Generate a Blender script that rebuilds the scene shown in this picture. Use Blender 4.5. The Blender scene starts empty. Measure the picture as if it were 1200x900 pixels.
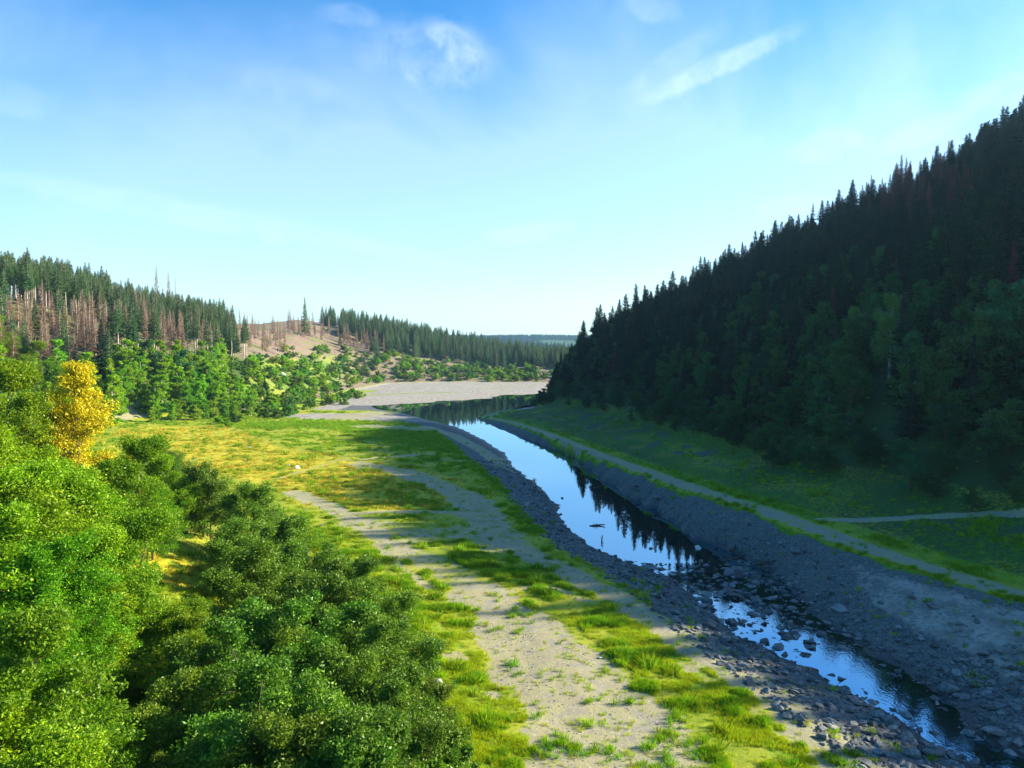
import bpy, math, random
import numpy as np
from mathutils import Vector
random.seed(7)
RS = np.random.RandomState(11)
C = bpy.context.scene.collection
PI = math.pi
R = math.radians

# ------------------------------------------------------------------ camera model (photo pixels, 1200 x 900)
CAMZ, F = 24.0, 870.0
PITCH = math.atan(35 / F)
cp, sp = math.cos(PITCH), math.sin(PITCH)

def ray(px, py):
    u, v = (px - 600) / F, (450 - py) / F
    return u, v * sp + cp, v * cp - sp

def plane(px, py, z):
    a, b, c = ray(px, py)
    t = (z - CAMZ) / c
    return a * t, b * t

def proj(x, y, z):
    dz = z - CAMZ
    f = y * cp - dz * sp
    f = np.maximum(f, 1e-3)
    return 600 + F * x / f, 450 - F * (y * sp + dz * cp) / f

# ------------------------------------------------------------------ noise
def _hash(ix, iy, s):
    n = (ix * 374761393 + iy * 668265263 + s * 982451653) & 0x7fffffff
    n = ((n ^ (n >> 13)) * 1274126177) & 0x7fffffff
    return ((n ^ (n >> 16)) & 0xffff) / 65535.0

def vnoise(x, y, s=0):
    x = np.asarray(x, float); y = np.asarray(y, float)
    ix = np.floor(x).astype(np.int64); iy = np.floor(y).astype(np.int64)
    fx = x - ix; fy = y - iy
    fx = fx * fx * (3 - 2 * fx); fy = fy * fy * (3 - 2 * fy)
    a = _hash(ix, iy, s); b = _hash(ix + 1, iy, s); c = _hash(ix, iy + 1, s); d = _hash(ix + 1, iy + 1, s)
    return (a + (b - a) * fx) * (1 - fy) + (c + (d - c) * fx) * fy

def fbm(x, y, s=0, o=4):
    r = 0; a = .5; t = 0
    for i in range(o):
        r = r + a * vnoise(x * 2 ** i + 17.3 * i, y * 2 ** i - 9.1 * i, s + i); t += a; a *= .5
    return r / t - .5

def sstep(a, b, x):
    t = np.clip((x - a) / (b - a), 0, 1)
    return t * t * (3 - 2 * t)

def sdist(x, y, pts):
    """distance to a polyline, positive on its left side"""
    x = np.asarray(x, float); y = np.asarray(y, float)
    best = np.full(x.shape, 1e18); sg = np.zeros(x.shape)
    for (ax, ay), (bx, by) in zip(pts[:-1], pts[1:]):
        dx, dy = bx - ax, by - ay
        L = dx * dx + dy * dy
        t = np.clip(((x - ax) * dx + (y - ay) * dy) / L, 0, 1)
        ex = x - (ax + t * dx); ey = y - (ay + t * dy)
        d = ex * ex + ey * ey
        cr = dx * (y - ay) - dy * (x - ax)
        m = d < best - 1e-9
        best = np.where(m, d, best); sg = np.where(m, cr, sg)
    return np.sqrt(best) * np.where(sg >= 0, 1, -1)

# ------------------------------------------------------------------ lines of the valley
def line(pl, extra=()):
    w = [(*plane(a, b, z), z) for a, b, z in pl] + list(extra)
    w.sort(key=lambda p: p[1])
    a = np.array(w)
    return a[:, 0], a[:, 1], a[:, 2]

WL = line([(500, 492, 0), (535, 500, 0), (560, 512, 0), (590, 530, 0), (600, 543, 0), (625, 565, 0), (650, 588, 0),
           (655, 605, 0), (690, 640, 0), (740, 660, 0), (785, 675, 0), (815, 706, .3), (858, 742, .4), (918, 768, .5),
           (965, 792, .6), (1020, 822, .6), (1090, 862, .6)], [(29, 30, .8), (31, 0, 1), (-57, 331, 0), (-70, 360, 0), (-90, 400, 0)])
WR = line([(560, 490, 0), (580, 500, 0), (630, 520, 0), (665, 535, 0), (700, 565, 0), (745, 592, 0), (790, 620, 0),
           (840, 645, 0), (888, 660, .1), (922, 690, .3), (955, 726, .5), (1004, 752, .6), (1060, 778, .6), (1105, 808, .6),
           (1140, 850, .6)], [(33, 30, .8), (35, 0, 1), (3, 345, 0), (40, 395, 0), (100, 445, 0)])
XM = line([(985, 885, 1.9), (920, 835, 1.9), (870, 795, 1.9), (800, 742, 1.8), (750, 702, 1.8), (700, 668, 1.7), (650, 640, 1.6),
           (610, 602, 1.3), (590, 572, 1.1), (560, 547, 1.0), (530, 520, .8), (505, 503, .6)], [(24, 25, 2.2), (25, 0, 2.4), (-70, 331, .5), (-90, 400, .5)])
XT = line([(1200, 700, 4), (1050, 655, 4), (900, 600, 4), (800, 568, 3.5), (700, 532, 2.5), (640, 508, 2), (600, 495, 1.5),
           (567, 488, .8)], [(56, 40, 4.2), (66, 10, 4.5), (10, 345, 1), (50, 395, 1), (110, 445, 1)])
RFOOT = [(110, -40), (95, 0), (78, 30), (62, 60), (53, 80), (45, 110), (42, 125), (40, 170), (31, 268), (13, 330), (9, 345), (14, 368),
         (40, 400), (85, 440), (150, 500), (260, 600), (400, 800), (700, 1500), (900, 7000)]
ZF = (np.array([0, 80, 120, 170, 268, 350, 500]), np.array([8, 7, 6, 5, 4, 2.5, 2.5]))
LFOOT = [(-110, -60), (-100, 20), (-108, 80), (-118, 130), (-128, 180), (-124, 240), (-100, 272), (-94, 348), (-100, 445), (-92, 560),
         (-40, 590), (60, 605), (200, 630), (600, 720), (5000, 900)]
RF = np.array(RFOOT[:10] + [(12, 346), (55, 396), (115, 446), (900, 7000)])
NEARL = [(-15, -10), (-16, 40), (-18, 60), (-28, 85), (-70, 108), (-120, 118)]

def I(L, y):
    return np.interp(y, L[1], L[0]), np.interp(y, L[1], L[2])

def wz(y):
    return np.interp(y, [0, 30, 50, 62, 70, 74, 80, 84], [1, .8, .62, .52, .36, .25, .05, 0])

def left_px(x, y):
    return 600 + F * x / np.maximum(y, 30)

WR = (WR[0] + 1.7 * np.exp(-((WR[1] - 135) / 60) ** 2) - .9 * (WR[1] < 62), WR[1], WR[2])

def H(x, y):
    x = np.asarray(x, float); y = np.asarray(y, float)
    xl, _ = I(WL, y); xr, _ = I(WR, y); xm, zm = I(XM, y); xt, zt = I(XT, y)
    w = wz(y)
    bend = (fbm(x * .25, y * .25, 3) * 2.6 + fbm(x * 1.1, y * 1.1, 8) * .9) * sstep(400, 90, y)
    xb = x + bend
    xf = np.interp(y, RF[:, 1], RF[:, 0]); zf = np.interp(y, *ZF)
    mid = .5 * (xl + xr); hw = np.maximum(.5 * (xr - xl), .8)
    bed = w - .75 * np.clip(1 - ((xb - mid) / hw) ** 2, -.2, 1)
    bed = np.where((y > 58) & (y < 84), w - .24 + fbm(x * .5, y * .5, 5) * 1.0, bed)
    # left bank and meadow
    t = np.clip((xl - xb) / np.maximum(xl - xm, .5), 0, 1)
    zl = w + (zm - w) * (t ** .8)
    zl = zl + np.clip(xm - xb, 0, 200) * .010
    zl = zl + (fbm(x * .06, y * .06, 21) * .9 + fbm(x * .3, y * .3, 22) * .25) * sstep(0, 6, xm - xb) * sstep(420, 250, y)
    # right bank, terrace, slope
    t = np.clip((xb - xr) / np.maximum(xt - xr - 1.2, .5), 0, 1)
    zr = w + (zt - w) * (1 - (1 - t) ** 1.35)
    t2 = np.clip((x - xt - 2.5) / np.maximum(xf - xt - 2.5, 1), 0, 1)
    zr = zr + (zf - zt) * (t2 ** 1.5)
    z = np.where(xb < xl, zl, np.where(xb > xr, zr, bed))
    # far mudflats, left corner of the lake
    yfs = np.interp(x, [-160, -70, -60, -50, -23, 0, 30, 100, 300, 3000], [300, 335, 345, 360, 394, 426, 460, 500, 560, 900])
    far = (y - yfs) + fbm(x * .025, y * .03, 33) * 70 * sstep(-95, -60, x)
    zfar = np.where(far > 0, far * .007, np.maximum(far * .03, -.8)) + fbm(x * .05, y * .05, 31) * .35 * sstep(0, 25, far)
    kf = sstep(300, 345, y)
    z = z * (1 - kf) + np.where(x < xr + 5 + 60 * kf, zfar, np.maximum(zfar, z)) * kf
    # left hill
    dl = sdist(x, y, LFOOT)
    p = left_px(x, y)
    sl = np.interp(p, [-900, 0, 200, 350, 480, 590, 700, 900], [.40, .40, .41, .43, .32, .18, .12, .10])
    cap = np.interp(p, [-900, 0, 200, 300, 350, 430, 480, 590, 650, 750], [55, 55, 50, 48, 54, 46, 36, 20, 13, 13])
    sl = sl * np.clip(dl / 30, .3, 1) ** .3
    hl = np.maximum(dl, 0) * sl
    hl = np.where(hl < cap * .7, hl, cap * .7 + cap * .3 * (1 - np.exp(-(hl - cap * .7) / (cap * .3))))
    nz = fbm(x * .02, y * .02, 41) * 9 + fbm(x * .09, y * .09, 42) * 3 + fbm(x * .4, y * .4, 43) * .5
    hl = hl + nz * sstep(0, 45, dl)
    # right hill
    dr = -sdist(x, y, RFOOT)
    capr = np.interp(y, [-50, 0, 40, 80, 100, 130, 160, 200, 300, 400, 480, 600, 900], [12, 17, 23, 32, 42, 60, 74, 94, 130, 146, 140, 110, 60])  # crest heights of the unseen near part are shaped to cast the meadow's shadow
    s2 = np.interp(y, [130, 180, 250, 300, 400, 500], [.64, .61, .56, .53, .46, .42])
    hr = np.clip(dr, 0, 20) * np.interp(y, [180, 240, 320, 380], [.64, .98, .98, .64]) + np.clip(dr - 20, 0, 15) * np.interp(y, [180, 240, 380], [.64, .45, .60]) + np.maximum(dr - 35, 0) * s2
    hr = np.where(hr < capr * .85, hr, capr * .85 + capr * .15 * (1 - np.exp(-(hr - capr * .85) / (capr * .15))))
    hr = hr + nz * .8 * sstep(0, 45, dr)
    # near left embankment
    dn = sdist(x, y, NEARL)
    hn = np.clip(dn - 1.5, 0, 70)
    hn = np.minimum(hn * .36, 20 + 0 * hn) * sstep(0, 8, dn) * sstep(150, 100, y)
    hn = hn + fbm(x * .15, y * .15, 51) * 1.2 * sstep(0, 12, dn)
    return z + hl + hr + np.where(dn > 0, hn, 0)

def march(px, py, h=0.0, y0=14.0, y1=900.0):
    """where the view ray of a photo pixel comes down to h above the terrain"""
    a, b, c = ray(px, py)
    ts = np.geomspace(y0, y1, 1800)
    x, y, z = a * ts, b * ts, CAMZ + c * ts
    m = z <= H(x, y) + h
    i = int(np.argmax(m)) if m.any() else len(ts) - 1
    return float(x[i]), float(y[i])

# ------------------------------------------------------------------ object helpers
def link(o, parent=None):
    C.objects.link(o)
    if parent: o.parent = parent
    return o

def tag(o, label=None, cat=None, group=None, kind=None):
    if label: o['label'] = label
    if cat: o['category'] = cat
    if group: o['group'] = group
    if kind: o['kind'] = kind
    return o

def mesh_np(name, verts, faces, mats, mi=None, smooth=False, attrs=None):
    """faces: (N,3) or (N,4) array, or a list of such arrays"""
    me = bpy.data.meshes.new(name)
    if not isinstance(faces, list): faces = [faces]
    faces = [np.asarray(f, np.int32) for f in faces if len(f)]
    V = np.asarray(verts, np.float32)
    me.vertices.add(len(V)); me.vertices.foreach_set('co', V.ravel())
    tot = sum(f.size for f in faces); n = sum(len(f) for f in faces)
    me.loops.add(tot); me.loops.foreach_set('vertex_index', np.concatenate([f.ravel() for f in faces]))
    me.polygons.add(n)
    sizes = np.concatenate([np.full(len(f), f.shape[1], np.int32) for f in faces])
    st = np.concatenate([[0], np.cumsum(sizes)[:-1]]).astype(np.int32)
    me.polygons.foreach_set('loop_start', st)
    if mi is not None: me.polygons.foreach_set('material_index', np.asarray(mi, np.int32))
    me.polygons.foreach_set('use_smooth', np.full(n, smooth))
    for m in mats: me.materials.append(m)
    if attrs:
        for k, (typ, dom, data) in attrs.items():
            a = me.attributes.new(k, typ, dom)
            a.data.foreach_set('color' if 'COLOR' in typ else ('vector' if typ == 'FLOAT_VECTOR' else 'value'), np.asarray(data, np.int32 if typ == 'INT' else np.float32).ravel())
    me.update(calc_edges=True)
    return me

def obj(name, me, parent=None):
    return link(bpy.data.objects.new(name, me), parent)

# ------------------------------------------------------------------ materials
def newmat(name):
    m = bpy.data.materials.new(name); m.use_nodes = True
    nt = m.node_tree; nt.nodes.clear()
    return m, nt, nt.nodes.new('ShaderNodeOutputMaterial')

class NT:
    def __init__(s, nt): s.nt = nt
    def n(s, t, **k):
        q = s.nt.nodes.new(t)
        for a, b in k.items(): setattr(q, a, b)
        return q
    def l(s, a, b): s.nt.links.new(a, b)
    def noise(s, scale, detail=4, rough=.6, vec=None, dist=0):
        q = s.n('ShaderNodeTexNoise'); q.inputs['Scale'].default_value = scale
        q.inputs['Detail'].default_value = detail; q.inputs['Roughness'].default_value = rough
        q.inputs['Distortion'].default_value = dist
        if vec: s.l(vec, q.inputs['Vector'])
        return q.outputs['Fac']
    def ramp(s, fac, stops):
        q = s.n('ShaderNodeValToRGB'); e = q.color_ramp.elements
        while len(e) < len(stops): e.new(.5)
        for i, (p, c) in enumerate(stops):
            e[i].position = p; e[i].color = (*c, 1) if len(c) == 3 else c
        s.l(fac, q.inputs[0]); return q.outputs['Color']
    def mix(s, f, a, b):
        q = s.n('ShaderNodeMix', data_type='RGBA')
        for v, k in ((f, 0), (a, 6), (b, 7)):
            if isinstance(v, (int, float)): q.inputs[k].default_value = v
            elif isinstance(v, tuple): q.inputs[k].default_value = (*v, 1)
            else: s.l(v, q.inputs[k])
        return q.outputs[2]
    def math(s, op, a, b=None, c=None, clamp=False):
        q = s.n('ShaderNodeMath', operation=op); q.use_clamp = clamp
        for i, v in enumerate((a, b, c)):
            if v is None: continue
            if isinstance(v, (int, float)): q.inputs[i].default_value = v
            else: s.l(v, q.inputs[i])
        return q.outputs[0]
    def smooth(s, v, a, b):
        q = s.n('ShaderNodeMapRange', interpolation_type='SMOOTHSTEP')
        s.l(v, q.inputs[0]); q.inputs[1].default_value = a; q.inputs[2].default_value = b
        return q.outputs[0]

def leaf_mat(name, c1, c2, c3=None, trans=.35, rough=.5, obvar=.25):
    """leaf colour varies leaf by leaf and from plant to plant"""
    m, nt, out = newmat(name); k = NT(nt)
    at = k.n('ShaderNodeAttribute', attribute_name='rnd')
    col = k.ramp(at.outputs['Fac'], [(0, c1), (.75, c2), (1, c3 or c2)])
    oi = k.n('ShaderNodeObjectInfo')
    hsv = k.n('ShaderNodeHueSaturation')
    k.l(col, hsv.inputs['Color'])
    k.l(k.math('MULTIPLY_ADD', oi.outputs['Random'], .05 * obvar / .25, .5 - .025 * obvar / .25), hsv.inputs['Hue'])
    r2 = k.math('FRACT', k.math('MULTIPLY', oi.outputs['Random'], 7.31))
    k.l(k.math('MULTIPLY_ADD', r2, obvar * 2, 1 - obvar), hsv.inputs['Value'])
    d = k.n('ShaderNodeBsdfDiffuse'); k.l(hsv.outputs[0], d.inputs[0])
    t = k.n('ShaderNodeBsdfTranslucent'); k.l(hsv.outputs[0], t.inputs[0])
    g = k.n('ShaderNodeBsdfGlossy'); g.inputs['Roughness'].default_value = rough; g.inputs['Color'].default_value = (.75, .8, .7, 1)
    mx = k.n('ShaderNodeMixShader'); mx.inputs[0].default_value = trans
    k.l(d.outputs[0], mx.inputs[1]); k.l(t.outputs[0], mx.inputs[2])
    m2 = k.n('ShaderNodeMixShader'); m2.inputs[0].default_value = .022
    k.l(mx.outputs[0], m2.inputs[1]); k.l(g.outputs[0], m2.inputs[2])
    k.l(m2.outputs[0], out.inputs[0])
    return m

def solid_mat(name, c1, c2, scale=3, rough=.85, bump=.3, obvar=.0):
    m, nt, out = newmat(name); k = NT(nt)
    tc = k.n('ShaderNodeTexCoord')
    n = k.noise(scale, 6, .65, tc.outputs['Object'])
    col = k.ramp(n, [(.3, c1), (.7, c2)])
    if obvar:
        oi = k.n('ShaderNodeObjectInfo'); hsv = k.n('ShaderNodeHueSaturation'); k.l(col, hsv.inputs['Color'])
        k.l(k.math('MULTIPLY_ADD', oi.outputs['Random'], obvar * 2, 1 - obvar), hsv.inputs['Value']); col = hsv.outputs[0]
    b = k.n('ShaderNodeBsdfPrincipled'); b.inputs['Roughness'].default_value = rough
    b.inputs['Specular IOR Level'].default_value = .25
    k.l(col, b.inputs['Base Color'])
    bp = k.n('ShaderNodeBump'); bp.inputs['Strength'].default_value = bump; k.l(n, bp.inputs['Height']); k.l(bp.outputs[0], b.inputs['Normal'])
    k.l(b.outputs[0], out.inputs[0])
    return m

M = {}
M['bark'] = solid_mat('bark', (.05, .04, .03), (.12, .10, .075), 4)
M['pale_bark'] = solid_mat('pale_bark', (.30, .26, .20), (.58, .52, .42), 3)
M['birch_bark'] = solid_mat('birch_bark', (.10, .09, .08), (.60, .58, .54), 2)
M['green_leaf'] = leaf_mat('green_leaf', (.065, .195, .002), (.235, .440, .003), (.38, .50, .02), .46)
M['alder_leaf'] = leaf_mat('alder_leaf', (.050, .130, .005), (.180, .310, .014), (.30, .42, .08), .40, .45)
M['yellow_leaf'] = leaf_mat('yellow_leaf', (.48, .36, .004), (.72, .64, .010), (.20, .34, .01), .40, obvar=.03)
M['fresh_leaf'] = leaf_mat('fresh_leaf', (.14, .31, .003), (.27, .50, .006), (.36, .50, .02), .45)
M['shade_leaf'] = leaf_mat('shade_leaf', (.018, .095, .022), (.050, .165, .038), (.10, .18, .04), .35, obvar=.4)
M['bush_leaf'] = leaf_mat('bush_leaf', (.075, .180, .018), (.16, .29, .022), (.28, .32, .04), .38, obvar=.4)
M['birch_leaf'] = leaf_mat('birch_leaf', (.07, .22, .04), (.13, .33, .06), (.22, .38, .1), .3, obvar=.1)
M['needle'] = leaf_mat('needle', (.003, .020, .012), (.008, .040, .018), (.014, .052, .022), .10, obvar=.30)  # near-black copy of the spruce needles, the slope's shade put into the colour
M['lit_needle'] = leaf_mat('lit_needle', (.026, .085, .030), (.095, .170, .040), (.18, .24, .05), .24, obvar=.35)  # lighter copy of the spruce needles, sunlight put into the colour
M['dead_needle'] = leaf_mat('dead_needle', (.16, .085, .055), (.30, .17, .11), (.35, .24, .16), .15, obvar=.25)
M['red_needle'] = leaf_mat('red_needle', (.13, .030, .030), (.22, .06, .045), (.12, .06, .04), .12, obvar=.25)
M['rock'] = solid_mat('rock', (.055, .065, .065), (.21, .21, .20), 3, .8, .4, .6)
M['pale_rock'] = solid_mat('pale_rock', (.40, .38, .34), (.62, .60, .56), 5, .8, .4)
M['dark_wood'] = solid_mat('dark_wood', (.035, .028, .02), (.10, .08, .06), 6)
M['grass_blade'] = leaf_mat('grass_blade', (.26, .38, .003), (.40, .50, .006), (.54, .50, .03), .50)
M['deep_grass'] = leaf_mat('deep_grass', (.12, .27, .002), (.24, .42, .004), (.38, .46, .02), .48)
M['straw'] = leaf_mat('straw', (.46, .34, .02), (.60, .46, .04), (.34, .40, .02), .30)

# terrain material: attribute layers choose what covers the ground
def ground_mat():
    m, nt, out = newmat('ground_cover'); k = NT(nt)
    A = k.n('ShaderNodeAttribute', attribute_name='cover_a'); B = k.n('ShaderNodeAttribute', attribute_name='cover_b')
    sa = k.n('ShaderNodeSeparateColor'); k.l(A.outputs['Color'], sa.inputs[0])
    sb = k.n('ShaderNodeSeparateColor'); k.l(B.outputs['Color'], sb.inputs[0])
    g = k.n('ShaderNodeNewGeometry'); P = g.outputs['Position']
    nf = k.noise(2.6, 8, .7, P); nm = k.noise(.55, 7, .62, P); nl = k.noise(.09, 5, .6, P); nx = k.noise(14, 4, .7, P)
    def W(v, amt=.7, lo=.42, hi=.6, n=nf):
        q = k.math('MULTIPLY_ADD', k.math('SUBTRACT', n, .5), amt * 2, v)
        return k.smooth(q, lo, hi)
    grass = k.mix(k.smooth(nm, .38, .62), (.16, .225, .010), (.29, .34, .018))
    grass = k.mix(k.smooth(nl, .45, .62), grass, (.35, .35, .03))
    grass = k.mix(k.smooth(nx, .55, .8), grass, (.12, .19, .005))
    dry = k.mix(k.smooth(nf, .35, .65), (.44, .31, .015), (.52, .46, .03))
    dry = k.mix(k.smooth(nm, .47, .58), dry, (.22, .29, .01))
    lush = k.mix(k.smooth(nf, .35, .65), (.06, .17, .003), (.15, .29, .005))
    vor = k.n('ShaderNodeTexVoronoi'); vor.inputs['Scale'].default_value = 7.5; k.l(P, vor.inputs['Vector'])
    vs = k.n('ShaderNodeSeparateColor'); k.l(vor.outputs['Color'], vs.inputs[0])
    gravel = k.mix(nx, (.22, .19, .105), (.44, .385, .235))
    gravel = k.mix(k.smooth(nm, .35, .7), gravel, (.34, .32, .15))
    gravel = k.mix(k.smooth(k.noise(.9, 8, .75, P), .48, .62), gravel, (.27, .25, .20))
    gravel = k.mix(k.smooth(vs.outputs[0], .93, 1), gravel, (.42, .39, .29))
    scree = k.mix(vs.outputs[1], (.055, .065, .065), (.165, .17, .16))
    mud = k.mix(k.smooth(nm, .35, .65), (.20, .185, .155), (.38, .345, .29))
    forest = k.mix(nf, (.012, .050, .010), (.05, .100, .025))
    cut = k.mix(k.smooth(nm, .4, .6), (.25, .165, .12), (.16, .125, .085))
    cut = k.mix(k.smooth(nl, .52, .62), cut, (.14, .18, .04))
    cut = k.mix(k.smooth(nx, .5, .75), cut, (.32, .25, .20))
    col = k.mix(W(sa.outputs[1], .5, .35, .65, nm), grass, dry)
    col = k.mix(W(sa.outputs[2], .6, .4, .6), col, lush)
    col = k.mix(W(A.outputs['Alpha'], .5), col, scree)
    col = k.mix(W(sb.outputs[0], .3), col, mud)
    col = k.mix(W(sb.outputs[1], .4), col, forest)
    col = k.mix(W(B.outputs['Alpha'], .5), col, cut)
    gb = k.math('ADD', k.math('MULTIPLY', nm, .55), k.math('MULTIPLY', nf, .45))
    col = k.mix(k.math('MULTIPLY', W(sa.outputs[0], 1.25, .40, .66, gb), k.smooth(sa.outputs[0], .05, .4)), col, gravel)
    wet = sb.outputs[2]
    hsv = k.n('ShaderNodeHueSaturation'); k.l(col, hsv.inputs['Color'])
    k.l(k.math('MULTIPLY_ADD', wet, -.6, 1), hsv.inputs['Value'])
    b = k.n('ShaderNodeBsdfPrincipled'); k.l(hsv.outputs[0], b.inputs['Base Color'])
    k.l(k.math('MULTIPLY_ADD', wet, -.45, .92), b.inputs['Roughness']); b.inputs['Specular IOR Level'].default_value = .2
    hgt = k.math('ADD', k.math('MULTIPLY', nf, .6), k.math('MULTIPLY', nx, .25))
    bp = k.n('ShaderNodeBump'); bp.inputs['Strength'].default_value = .55; bp.inputs['Distance'].default_value = .3
    k.l(hgt, bp.inputs['Height']); k.l(bp.outputs[0], b.inputs['Normal'])
    k.l(b.outputs[0], out.inputs[0])
    return m
M['ground'] = ground_mat()

# ------------------------------------------------------------------ terrain sheet
def spaced(lo, hi, fine0, fine1, step, grow):
    a = list(np.arange(fine0, fine1, step))
    s = step; v = a[-1]
    while v < hi: s *= grow; v += s; a.append(v)
    s = step; v = a[0]; pre = []
    while v > lo: s *= grow; v -= s; pre.append(v)
    return np.array(pre[::-1] + a)
gx = spaced(-5000, 5000, -44, 52, .38, 1.035)
gy = spaced(-200, 7000, 34, 150, .42, 1.013)
GX, GY = np.meshgrid(gx, gy)
GZ = H(GX, GY)
dR = -sdist(GX, GY, RFOOT); dL = sdist(GX, GY, LFOOT); dN = sdist(GX, GY, NEARL)
xl, _ = I(WL, GY); xr, _ = I(WR, GY); xm, _ = I(XM, GY); xt, _ = I(XT, GY)
PXg, PYg = proj(GX, GY, GZ)
wob = fbm(GX * .35, GY * .35, 61) * 2.2 + fbm(GX * 1.4, GY * 1.4, 62) * .8

def stroke(pts, r, soft=1.0, world=False):
    w = pts if world else [march(*p) for p in pts]
    if len(w) == 1: w = [w[0], (w[0][0] + .1, w[0][1])]
    ry = r * 1.0
    d = np.abs(sdist(GX, GY, w)) + wob * min(1, r / 2.5)
    return 1 - sstep(ry - soft, ry + soft, d)
gravel = np.zeros(GX.shape); dry = gravel.copy(); lush = gravel.copy(); scree = gravel.copy()
mud = gravel.copy(); forest = gravel.copy(); wet = gravel.copy(); cut = gravel.copy()
def put(A, s, v=1.0): A[...] = np.maximum(A, s * v)
def off(A, s, v=1.0): A[...] = A * (1 - s * v)
# near gravel road, narrowing away from the camera
for pts, r, v in [
    ([(720, 899), (700, 840)], 5.0, .92), ([(700, 840), (650, 780)], 4.3, .88), ([(650, 780), (605, 735)], 3.6, .84), ([(605, 735), (560, 695)], 3.1, .74),
    ([(560, 695), (520, 668), (470, 645)], 2.3, .56), ([(470, 645), (420, 612), (380, 592), (345, 578)], 2.0, .72),
    ([(420, 612), (480, 630), (560, 622), (590, 640)], 3.6, .55), ([(440, 640), (500, 690)], 1.0, .7),
    ([(590, 800), (595, 770)], 1.3, .8), ([(578, 815)], .9, .9), ([(530, 770)], .9, .8),
    ([(420, 545), (470, 552), (520, 572), (555, 590), (570, 612), (590, 635)], 3.4, .66),
    ([(590, 635), (660, 668), (740, 712), (830, 768), (900, 812), (960, 862), (1010, 920)], 1.9, .8),
    ([(400, 603), (500, 600), (560, 600)], 1.6, .7), ([(330, 560), (400, 538), (470, 550)], 1.2, .5),
    ([(430, 538), (505, 532)], 1.5, .8), ([(560, 700), (620, 690)], 1.0, .6), ([(640, 690), (690, 705)], 1.2, .6),
    ([(500, 500), (530, 510), (560, 525), (590, 545)], 2.2, .9), ([(515, 538), (590, 547), (640, 570)], 1.3, .6),
    ([(140, 487), (165, 480)], 5, 1), ([(150, 468), (160, 476)], 3, .7), ([(310, 465), (330, 488)], 2, .6), ([(355, 530), (240, 530), (200, 560)], 1.0, .4),
    ([(800, 780), (830, 800)], .8, .6), ([(880, 830), (930, 880)], .8, .5)]:
    put(gravel, stroke(pts, r), v)
# the long track on the right terrace and its branch
put(gravel, 1 - sstep(1.1, 2.1, np.abs(GX - xt - .2) + wob * .25), 1.0)
tk2 = [march(*p) for p in [(962, 609), (1010, 610), (1080, 606), (1140, 603), (1230, 602)]]
put(gravel, 1 - sstep(.5, 1.1, np.abs(sdist(GX, GY, tk2)) + wob * .2), .9)
off(gravel, ((GY > 300) & (GX > 0)).astype(float))
# banks
onleft = (GX < xl + 1); onright = (GX > xr - 1)
put(scree, sstep(-.3, .9, GX - xm + wob * .5) * sstep(330, 280, GY) * (GX < .5 * (xl + xr)), 1)
put(scree, sstep(1.6, .4, GX - xt + 3.2 + wob * .5) * (GX > .5 * (xl + xr)) * sstep(345, 330, GY), 1)
put(scree, sstep(5, 15, GX - xt) * sstep(4, -4, dR) * sstep(.50, .75, vnoise(GX * .3, GY * .16, 71)), .68)
bare = sstep(86, 66, GY + wob * 5 + fbm(GX * .15, GY * .15, 67) * 16) * sstep(.1, 2, GX - xr - 3) * sstep(0, -2, GX - xt + 2)
put(scree, bare * .8); put(mud, bare * .56); put(mud, (GX > xr + 1) * (GX < xt - 2) * (GY < 300) * .42)
wet = np.maximum(wet, sstep(.45, .05, GZ - wz(GY)) * ((GY < 345) & (GX > -75) & (GX < 60)))
# lake bed flats
put(mud, sstep(300, 330, GY) * (dL < 18) * (dR < 1), 1)
put(mud, stroke([(380, 488), (430, 488), (500, 492)], 14, 6), 1)
put(gravel, stroke([(400, 490), (450, 484)], 10, 6), .7)
lf = sstep(-84, -92, GX + fbm(GX * .06, GY * .02, 63) * 26) * (GY > 290) * (GY < 470)
off(mud, lf); put(lush, lf * .5)
put(gravel, stroke([(430, 500), (500, 504)], 7, 4), .6)
put(lush, stroke([(430, 463), (480, 461), (530, 460)], 9, 6), .55); off(mud, stroke([(430, 463), (480, 461), (530, 460)], 9, 6), .5)
put(scree, stroke([(450, 471), (520, 468), (590, 464)], 7, 5) * .5)
put(lush, stroke([(560, 455), (620, 452)], 9, 6), .5); off(mud, stroke([(560, 455), (620, 452)], 9, 6), .45)
# hills
put(forest, sstep(-2, 6, dR), 1)
put(forest, sstep(3, 6, GX - xt) * (GY < 330) * (.50 + .07 * vnoise(GX * .12, GY * .06, 74)))  # terrace grass given the dark forest colour to deepen its shade
put(forest, sstep(14, 30, dL) * (PXg < 300), .6)
put(forest, sstep(0, 12, dN) * (GY < 130), .55)
put(cut, sstep(-1, 7, dL) * sstep(230, 300, PXg), .85); off(mud, sstep(0, 6, dL))
put(cut, sstep(40, 50, dL) * (PXg <= 300), .5)
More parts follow.
